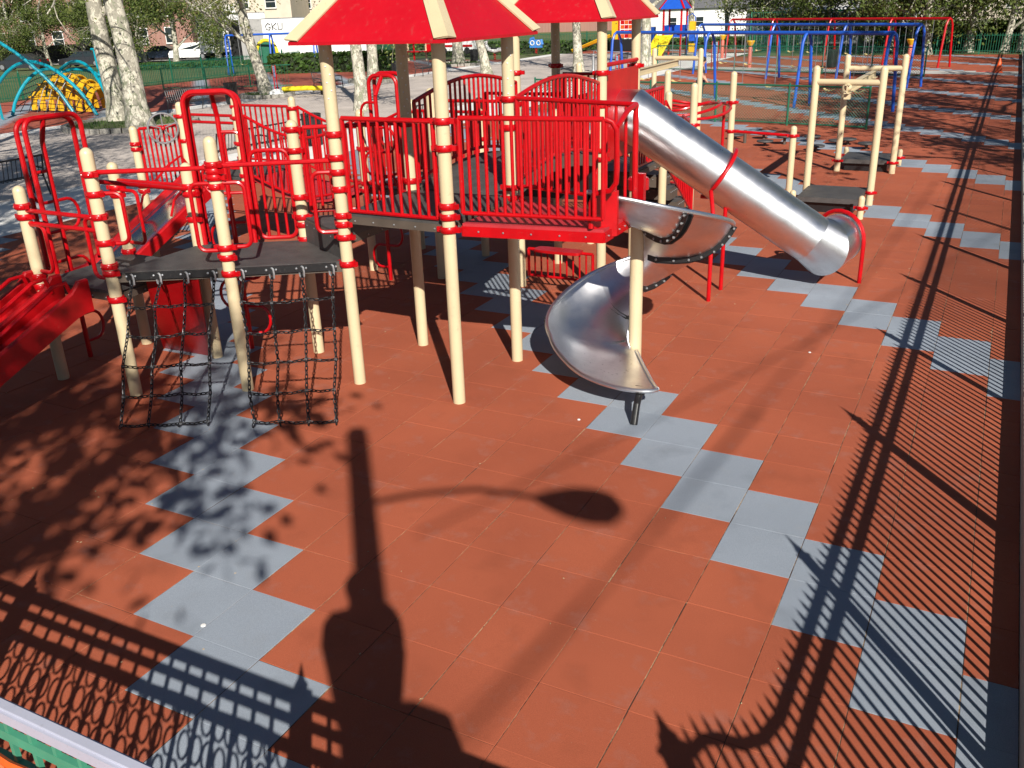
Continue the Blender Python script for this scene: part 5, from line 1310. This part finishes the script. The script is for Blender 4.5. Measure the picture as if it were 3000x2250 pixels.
# spring riders
q = gp(1571, 157); t = thing('spring_rider', (q.x, q.y, 0), 'blue and white spring rider in front of the picket fence', 'spring rider'); m = MB(); m.tube([Vector((q.x+.16*math.cos(i*.9), q.y+.16*math.sin(i*.9), .02+i*.028)) for i in range(26)], .04, 5); build('spring', m, RED, t)
m = MB(); m.box((q.x, q.y, 1.35), (2.0, .15, 1.1)); m.tube([(q.x-1.0, q.y, 1.4), (q.x-.8, q.y, 2.0), (q.x-.3, q.y, 2.1)], .2, 8); m.tube([(q.x+1.0, q.y, 1.2), (q.x+.8, q.y, 1.9)], .22, 8); build('rider_body', m, LEAFB, t)
m = MB()
for sx in (-.55, .45): m.tube([Vector((q.x+sx+.3*math.cos(a_), q.y-.12, 1.45+.3*math.sin(a_))) for a_ in [k*math.pi/6 for k in range(12)]], .07, 5, closed=True)
build('trim', m, CLOTHW, t)
q = gp(1450, 176); t = thing('spring_rider', (q.x, q.y, 0), 'white horse spring rider on a red spring', 'spring rider'); m = MB(); m.tube([Vector((q.x+.16*math.cos(i*.9), q.y+.16*math.sin(i*.9), .02+i*.03)) for i in range(26)], .04, 5); build('spring', m, RED, t)
m = MB(); m.tube([(q.x+1.3, q.y, 1.1), (q.x+.9, q.y, 1.3), (q.x, q.y, 1.15), (q.x-.9, q.y, 1.35), (q.x-1.25, q.y, 2.0), (q.x-1.0, q.y, 2.35), (q.x-1.45, q.y, 2.2)], [.1, .25, .26, .25, .18, .16, .1], 8); build('horse_body', m, CLOTHW, t)
m = MB(); m.box((q.x, q.y, 1.45), (.9, .5, .12)); build('saddle', m, DKMETAL, t)
# white fire engine panel
q = gp(1360, 158); t = thing('play_vehicle', (q.x, q.y, 0), 'white toy fire engine behind the plane trunks', 'play vehicle'); m = MB(); m.prism([(q.x-4.2, q.y-.8), (q.x+2, q.y-.8), (q.x+2, q.y+.8), (q.x-4.2, q.y+.8)], .5, 2.2); m.prism([(q.x-1.2, q.y-.75), (q.x+1.6, q.y-.75), (q.x+1.6, q.y+.75), (q.x-1.2, q.y+.75)], 2.2, 3.6); build('body', m, WHITEP, t, smooth=0)
for x in (-3, 1): m = MB(); m.tube([(q.x+x, q.y-.9, .5), (q.x+x, q.y-.6, .5)], .5, 12); build('wheel', m, TYRE, t)
m = MB(); m.box((q.x-.8, q.y-.84, 2.9), (.8, .06, .8)); m.box((q.x+.7, q.y-.84, 2.9), (.8, .06, .8)); build('window', m, GLASS, t, smooth=0)
m = MB(); m.box((q.x-1.1, q.y-.84, 1.2), (6.0, .06, .3)); build('stripe', m, RED, t, smooth=0)
# red and beige toddler frame further left
q = gp(1215, 178); t = thing('toddler_climber', (q.x, q.y, 0), 'small red and beige toddler frame beyond the far benches', 'play frame')
for x, c in ((-3, RED), (-1.2, BEIGE), (0, RED), (1.6, BEIGE), (3.4, RED)): m = MB(); m.lathe([(.13, 0), (.13, 3.6)], (q.x+x, q.y+abs(x)*.3, 0), 8); build('post', m, c, t)
m = MB(); m.box((q.x-1.8, q.y, 3.0), (2.2, .15, .5)); m.box((q.x+2.4, q.y+.6, 1.6), (1.8, .12, 1.0)); m.box((q.x, q.y, 1.2), (5.5, 1.4, .15)); build('panel', m, RED, t, smooth=0)
# spray posts and cone
for px, py, lab in ((2660, 200, 'faded red spray post with a yellow head right of the blue swing leg'), (2195, 198, 'faded red spray post with a yellow head behind the yellow swing seat'), (2115, 170, 'faded red slanted post beside the blue notice board')):
    q = gp(px, py); t = thing('spray_post', (q.x, q.y, 0), lab, 'spray post', 'faded red spray posts'); m = MB(); m.lathe([(.2, 0), (.2, 1.9), (.14, 2.0)], q, 10); build('post', m, SALMON, t)
    m = MB(); m.lathe([(.12, 2.0), (.2, 2.1), (.42, 2.5), (.4, 2.55), (.01, 2.5)], q, 10); build('spray_head', m, YELLOW, t)
q = gp(2924, 213); t = thing('traffic_cone', (q.x, q.y, 0), 'orange traffic cone on the concrete path by the fence', 'cone'); m = MB(); m.lathe([(.3, .06), (.06, 1.15), (.05, 1.17)], q, 16); build('cone', m, ORANGE, t); m = MB(); m.box(q+Vector((0, 0, .035)), (.75, .75, .06)); build('base', m, ORANGE, t, smooth=0)
a, b_ = gp(2862, 211), gp(2910, 212); t = thing('plank', (a.x, a.y, 0), 'flat orange board lying left of the traffic cone', 'board'); m = MB(); m.bar(a+Vector((0, 0, .06)), b_+Vector((0, 0, .06)), .5, .06); build('board', m, SALMON, t, smooth=0)

# ------------------------------------------------------------------ vehicles
def wheel(t, P, x, y, r=.62, w=.42):
    m = MB(); m.tube([P(x, y-w/2, r), P(x, y+w/2, r)], r, 18); o = build('wheel', m, TYRE, t, smooth=40)
    m = MB(); s = 1 if y > 0 else -1; m.tube([P(x, y+s*w*.5, r), P(x, y+s*(w*.5+.03), r)], r*.62, 12); build('rim', m, GREYM, o, smooth=30)
def car(q, rz, prof, cab, L, Wd, label, mat=WHITEP):
    z0 = ground_z(q.x, q.y)+.12; t = thing('parked_car', (q.x, q.y, z0), label, 'car', 'cars parked on the far street'); Rz = Matrix.Rotation(rz, 3, 'Z'); B = Vector((q.x, q.y, z0))
    P = lambda x, y, z: B+Rz @ Vector((x, y, z))
    def shell(pr, w0, w1, zs0, zs1):
        m = MB(); rows = []
        for s, inset_ in ((-1, 0), (1, 0)):
            rows.append([P(x, s*(w0+(w1-w0)*max(0, min(1, (z-zs0)/(zs1-zs0+1e-6))))/2, z) for x, z in pr])
        n = len(pr); m.add(rows[0]+rows[1], [tuple(range(n)), tuple(range(2*n-1, n-1, -1))]+[(i, n+i, n+(i+1) % n, (i+1) % n) for i in range(n)]); return m
    build('body', shell(prof, Wd, Wd*.94, .4, 1.7), mat, t, smooth=20)
    build('cabin', shell(cab, Wd*.95, Wd*.74, cab[0][1], max(z for _, z in cab)), mat, t, smooth=20)
    zb = cab[0][1]; zt = max(z for _, z in cab); xs = [x for x, z in cab]; top = [x for x, z in cab if z > zt-.05]
    for s in (-1, 1):
        n = 3 if len(top) > 2 else 2; x0, x1 = min(xs), max(xs); t0, t1 = min(top), max(top)
        for k in range(n):
            f0, f1 = k/n+.03, (k+1)/n-.03; m = MB()
            def pt(f_, z):
                g_ = (z-zb)/(zt-zb); xa = x0+(t0-x0)*g_; xb = x1+(t1-x1)*g_; wy = (Wd*.95+(Wd*.74-Wd*.95)*g_)/2+.02; return P(xa+(xb-xa)*f_, s*wy, z)
            m.add([pt(f0, zb+.08), pt(f1, zb+.08), pt(f1, zt-.1), pt(f0, zt-.1)], [(0, 1, 2, 3)]); build('side_window', m, GLASS, t, smooth=0, solid=.03)
    for x0, x1, nm in ((min(xs), min(top), 'windscreen'), (max(xs), max(top), 'rear_window')):
        m = MB(); e = -.03 if x0 < x1 else .03
        m.add([P(x0+e, -Wd*.4, zb+.1), P(x0+e, Wd*.4, zb+.1), P(x1+e, Wd*.34, zt-.08), P(x1+e, -Wd*.34, zt-.08)], [(0, 1, 2, 3)]); build(nm, m, GLASS, t, smooth=0, solid=.03)
    for x in (-L*.31, L*.31):
        for s in (-1, 1): wheel(t, P, x, s*(Wd/2-.16))
    for s in (-1, 1):
        m = MB(); m.box(P(-L/2+.02, s*Wd*.36, 1.25), (.12, .5, .25), rz=rz); build('headlight', m, HEADL, t, smooth=0)
        m = MB(); m.box(P(L/2-.02, s*Wd*.38, 1.5), (.12, .3, .4), rz=rz); build('tail_light', m, TAILR, t, smooth=0)
    return t
RZR = math.atan2(83, 200)
q = at_d(565, 159, 205); q.z = 0
car(q, RZR, [(-4.3, .45), (4.2, .45), (4.35, 1.0), (4.3, 1.9), (-2.2, 1.95), (-4.0, 1.75), (-4.35, 1.2)], [(-2.6, 1.9), (-1.2, 3.15), (3.6, 3.2), (4.3, 1.9)], 8.7, 3.5, 'white estate car with dark rear windows parked on the far street')
q = at_d(636, 159, 208)
car(q, RZR, [(-4.2, .4), (4.2, .4), (4.35, .95), (4.2, 1.75), (-1.9, 1.7), (-4.0, 1.45), (-4.35, 1.0)], [(-2.3, 1.68), (-.9, 2.65), (1.6, 2.68), (3.4, 1.74)], 8.6, 3.3, 'white saloon car parked just right of the estate car')
q = at_d(470, 152, 214); car(q, RZR, [(-4.2, .4), (4.2, .4), (4.35, .95), (4.2, 1.75), (-1.9, 1.7), (-4.0, 1.45), (-4.35, 1.0)], [(-2.3, 1.68), (-.9, 2.65), (1.6, 2.68), (3.4, 1.74)], 8.6, 3.3, 'dark blue car parked left of the white estate car', paint('dark_blue_car_paint', (.01, .014, .03), .2, coat=.5))
for k, (px, lab) in enumerate(((250, 'dark car parked behind the teal arches'), (60, 'dark car parked at the left end of the far street'))):
    q = at_d(px, 172, 190); car(q, RZR, [(-4.2, .4), (4.2, .4), (4.35, .95), (4.2, 1.75), (-1.9, 1.7), (-4.0, 1.45), (-4.35, 1.0)], [(-2.3, 1.68), (-.9, 2.65), (1.6, 2.68), (3.4, 1.74)], 8.6, 3.3, lab, paint('dark_car_paint', (.02, .02, .022), .25, coat=.5))
def boxtruck(q, rz, L, Wd, H, label, text=None, cabin=True, z0=None):
    z0 = ground_z(q.x, q.y)+.1 if z0 is None else z0; t = thing('lorry', (q.x, q.y, z0), label, 'lorry', 'white lorries on the far street'); Rz = Matrix.Rotation(rz, 3, 'Z'); B = Vector((q.x, q.y, z0)); P = lambda x, y, z: B+Rz @ Vector((x, y, z))
    m = MB(); m.box(P(0, 0, 1.6+H/2), (L, Wd, H), rz=rz); build('cargo_box', m, WHITEP, t, smooth=0)
    m = MB(); m.box(P(0, 0, 1.6+H+.03), (L+.05, Wd+.05, .08), rz=rz); m.box(P(0, 0, 1.62), (L+.05, Wd+.05, .12), rz=rz); build('edge_trim', m, GREYM, t, smooth=0)
    m = MB(); m.box(P(0, 0, 1.25), (L*.95, Wd*.6, .4), rz=rz); build('chassis', m, BLACK, t, smooth=0)
    for x in (-L*.36, L*.3, L*.3+1.7):
        for s in (-1, 1): wheel(t, P, x, s*Wd*.42, .85, .5)
    if cabin:
        m = MB(); m.prism([(0, 0), (1, 0), (1, 1), (0, 1)], 0, 0.01); m = MB(); m.box(P(-L/2-1.9, 0, 2.6), (3.2, Wd*.92, 3.4), rz=rz); build('cab', m, WHITEP, t, smooth=0)
        m = MB(); m.box(P(-L/2-2.4, -Wd*.47, 3.3), (1.6, .05, 1.2), rz=rz); m.box(P(-L/2-3.52, 0, 3.3), (.05, Wd*.8, 1.3), rz=rz); build('cab_window', m, GLASS, t, smooth=0)
    return t, P
q = at_d(945, 180, 128); tr_, P_ = boxtruck(q, .34, 13.4, 4.6, 4.6, 'long white box trailer with scrawled letters behind the left swings', z0=-.2, cabin=False)
def scrawl(P, x, y, z, s, strokes, parent, mat):
    m = MB()
    for st in strokes: m.tube([P(x+a*s, y, z+b_*s) for a, b_ in st], .06, 5)
    build('scrawled_letters', m, mat, parent)
scrawl(P_, -6.3, -2.34, 4.9, .8, [[(.9, .8), (.5, 1), (.1, .6), (.2, .1), (.7, 0), (.9, .4), (.6, .4)], [(1.2, 1), (1.2, 0)], [(1.9, 1), (1.2, .45), (1.9, 0)], [(2.2, 1), (2.2, 0), (2.8, .1), (2.9, 1)]], tr_, DKMETAL)
q = at_d(690, 160, 180); boxtruck(q, 1.2, 11, 4.4, 6.2, 'tall white lorry box right of the parked cars', cabin=False)
q = at_d(772, 152, 178); t = thing('skip_container', (q.x, q.y, ground_z(q.x, q.y)), 'grey and black lorry body behind the leaning tree', 'container'); m = MB(); m.box((q.x, q.y, ground_z(q.x, q.y)+3.6), (4.4, 9, 6.6), rz=.4); build('container_body', m, GREYW, t, smooth=0); m = MB(); m.box((q.x-2.9, q.y-2.5, ground_z(q.x, q.y)+3.6), (1.8, 4.5, 6.4), rz=.4); build('dark_end', m, BLACK, t, smooth=0)
# bus
q = at_d(2420, 150, 150); BZ = ground_z(q.x, q.y)+.1; rz = math.radians(-14)
t = thing('bus', (q.x, q.y, BZ), 'long white bus with dark windows and orange side pattern parked beyond the lawn', 'bus'); Rz = Matrix.Rotation(rz, 3, 'Z'); B = Vector((q.x, q.y, BZ)); P = lambda x, y, z: B+Rz @ Vector((x, y, z)); L_ = 24; Wd = 4.7
m = MB(); pr = [(-Wd/2, .6), (-Wd/2, 4.9), (-Wd/2+.35, 5.35), (Wd/2-.35, 5.35), (Wd/2, 4.9), (Wd/2, .6)]; m.add([P(-L_/2, y, z) for y, z in pr]+[P(L_/2, y, z) for y, z in pr], [tuple(range(6)), tuple(range(11, 5, -1))]+[(i, 6+i, 6+(i+1) % 6, (i+1) % 6) for i in range(6)]); build('body', m, WHITEP, t, smooth=20)
for s in (-1, 1):
    for k in range(9): m = MB(); m.box(P(-L_/2+1.8+k*2.55, s*(Wd/2+.01), 3.75), (2.35, .06, 1.55), rz=rz); build('window', m, GLASS, t, smooth=0)
    m = MB(); m.box(P(0, s*(Wd/2+.01), 1.9), (L_*.72, .04, .9), rz=rz); build('side_pattern', m, paint('orange_pattern', (.6, .25, .1), .5, var=.7, vs=3, dirt=(.8, .75, .7)), t, smooth=0)
    for x in (-L_*.3, L_*.28): wheel(t, P, x, s*Wd*.42, .9, .5)
m = MB(); m.box(P(-L_/2-.02, 0, 3.3), (.06, Wd*.85, 2.2), rz=rz); build('windscreen', m, GLASS, t, smooth=0)
m = MB(); m.box(P(0, -Wd/2-.01, 4.78), (L_*.98, .05, .25), rz=rz); build('roof_stripe', m, GREEN, t, smooth=0)

# ------------------------------------------------------------------ buildings
def block(name, label, px, py, dist, wid, dep, H, face_rz, wall, rows_, cols, wsz, z_first, dz, margin, extra=None, flat=True, roofm=ROOFG):
    q = at_d(px, py, dist); gz = ground_z(q.x, q.y)-.3; t = thing(name, (q.x, q.y, gz), label, 'building'); Rz = Matrix.Rotation(face_rz, 3, 'Z'); B = Vector((q.x, q.y, gz)); P = lambda x, y, z: B+Rz @ Vector((x, y, z))
    m = MB(); m.box(P(0, dep/2, H/2), (wid, dep, H), rz=face_rz); build('wall', m, wall, t, smooth=0)
    m = MB()
    if flat: m.box(P(0, dep/2, H+.25), (wid+.8, dep+.8, .5), rz=face_rz)
    else:
        a = [P(-wid/2-.8, -.8, H), P(wid/2+.8, -.8, H), P(wid/2+.8, dep+.8, H), P(-wid/2-.8, dep+.8, H), P(-wid/2, dep/2, H+3.5), P(wid/2, dep/2, H+3.5)]; m.add(a, [(0, 1, 5, 4), (2, 3, 4, 5), (1, 2, 5), (3, 0, 4), (3, 2, 1, 0)])
    build('roof', m, roofm, t, smooth=0)
    for r in range(rows_):
        for c in range(cols):
            x = -wid/2+margin+(wid-2*margin)*(c/(cols-1) if cols > 1 else .5); z = z_first+r*dz
            m = MB(); m.box(P(x, -.03, z), (wsz[0]+.3, .16, wsz[1]+.3), rz=face_rz); o = build('window', m, WHITEW, t, smooth=0)
            m = MB(); m.box(P(x, -.09, z+wsz[1]*.25), (wsz[0], .1, wsz[1]*.46), rz=face_rz); m.box(P(x, -.09, z-wsz[1]*.25), (wsz[0], .1, wsz[1]*.46), rz=face_rz); build('pane', m, GLASS, o, smooth=0)
            m = MB(); m.box(P(x, -.18, z-wsz[1]/2-.2), (wsz[0]+.5, .4, .15), rz=face_rz); build('sill', m, CONC, o, smooth=0)
    return t, P
block('apartment_building', 'red brick apartment building at far left with pale framed windows', 90, 130, 255, 74, 30, 34, .62, BRICK, 5, 11, (2.2, 3.4), 4.5, 6.0, 5)
t, P = block('apartment_building', 'cream apartment building with balconies behind the parked cars', 610, 120, 260, 44, 25, 36, .5, CREAM, 5, 6, (2.4, 2.8), 5, 6.2, 5, roofm=CONC)
for r in range(5):
    for x in (-12, 4):
        m = MB(); m.box(P(x, -1.2, 3.0+r*6.2), (9, 2.4, .5), rz=.5); o = build('balcony', m, WHITEW, t, smooth=0)
        m = MB(); m.box(P(x, -2.3, 4.0+r*6.2), (9, .2, 1.6), rz=.5); build('parapet', m, WHITEW, o, smooth=0)
block('apartment_building', 'pale rendered block seen between the trees left of the cars', 450, 110, 290, 26, 25, 36, .5, CONC, 5, 4, (2.2, 2.8), 5, 6.2, 4)
t, P = block('clapboard_building', 'long low white clapboard building behind the blue roofed tower', 2010, 75, 225, 30, 18, 6.4, .35, WHITEW, 1, 2, (1.6, 2.0), 3.6, 4, 12, flat=False)
for k in range(12): m = MB(); m.box(P(0, -.05, .6+k*.5), (29.8, .08, .44), rz=.35); build('clapboard', m, WHITEW, t, smooth=0)
block('grey_building', 'grey rendered building right of the white clapboard building', 2215, 60, 270, 16, 20, 26, .2, GREYW, 4, 3, (2, 3), 5, 6, 3.5)
block('row_house', 'pale row house far behind the trees right of centre', 2360, 60, 300, 60, 25, 30, .0, GREYW, 4, 9, (2.4, 3), 5, 6, 4)
block('row_house', 'light row house behind the trees above the bus', 2760, 60, 300, 70, 25, 28, -.2, CREAM, 4, 10, (2.4, 3), 5, 6, 4)
block('row_house', 'dim row house behind the trees between the two red roofs', 1560, 60, 300, 90, 25, 28, .25, BRICK, 4, 12, (2.4, 3), 5, 6, 4)
block('row_house', 'brick row house behind the lorry', 1050, 90, 285, 80, 25, 28, .4, CREAM, 4, 11, (2.4, 3), 5, 6, 4)
a, b_ = at_d(-80, 165, 225), at_d(420, 150, 232); t = thing('stone_wall', (a.x, a.y, ground_z(a.x, a.y)), 'dark stone wall along the far street at left', 'wall'); m = MB(); m.bar((a.x, a.y, ground_z(a.x, a.y)+1.4), (b_.x, b_.y, ground_z(b_.x, b_.y)+1.4), .8, 4.2); build('wall', m, paint('dark_stone', (.06, .055, .05), .9, var=.4, vs=2), t, smooth=0)
# coin sized litter on the rubber
q = gp(596, 1833); t = thing('paper_scrap', (q.x, q.y, .0), 'tiny white scrap on the grey zigzag at lower left', 'litter', 'scraps on the rubber floor'); m = MB(); m.lathe([(.035, .003), (.03, .012), (.004, .014)], q, 7); build('scrap', m, CLOTHW, t)
for px, py, lab in ((1696, 1230, 'white scrap left of the slide foot'), (2372, 1033, 'pale scrap in front of the tube slide exit')):
    q = gp(px, py); t = thing('paper_scrap', (q.x, q.y, 0), lab, 'litter', 'scraps on the rubber floor'); m = MB(); m.lathe([(.03, .003), (.024, .014), (.004, .016)], q, 6); build('scrap', m, CLOTHW, t)

R_ = random.Random(5); m = MB()
for k in range(420):
    u, v = R_.uniform(-12, 6.4), R_.uniform(-8.5, 24)
    if R_.random() < .45: u = round(u)+R_.gauss(0, .02)
    s_ = R_.uniform(.006, .02); a_ = R_.uniform(0, 6.28); p = Vector((u, v, .004)); x = Vector((math.cos(a_), math.sin(a_), 0))*s_; y = Vector((-x.y, x.x, 0))*R_.uniform(.3, .8); n_ = Vector((0, 0, s_*R_.uniform(.3, .8)))
    m.add([p-x, p+y, p+x, p-y, p+n_], [(0, 1, 4), (1, 2, 4), (2, 3, 4), (3, 0, 4)])
build('leaf_litter', m, paint('dry_grit', (.42, .31, .18), .9, var=.5, vs=9), smooth=0, kind='stuff', label='dry grit and leaf crumbs scattered over the rubber tiles', cat='litter')
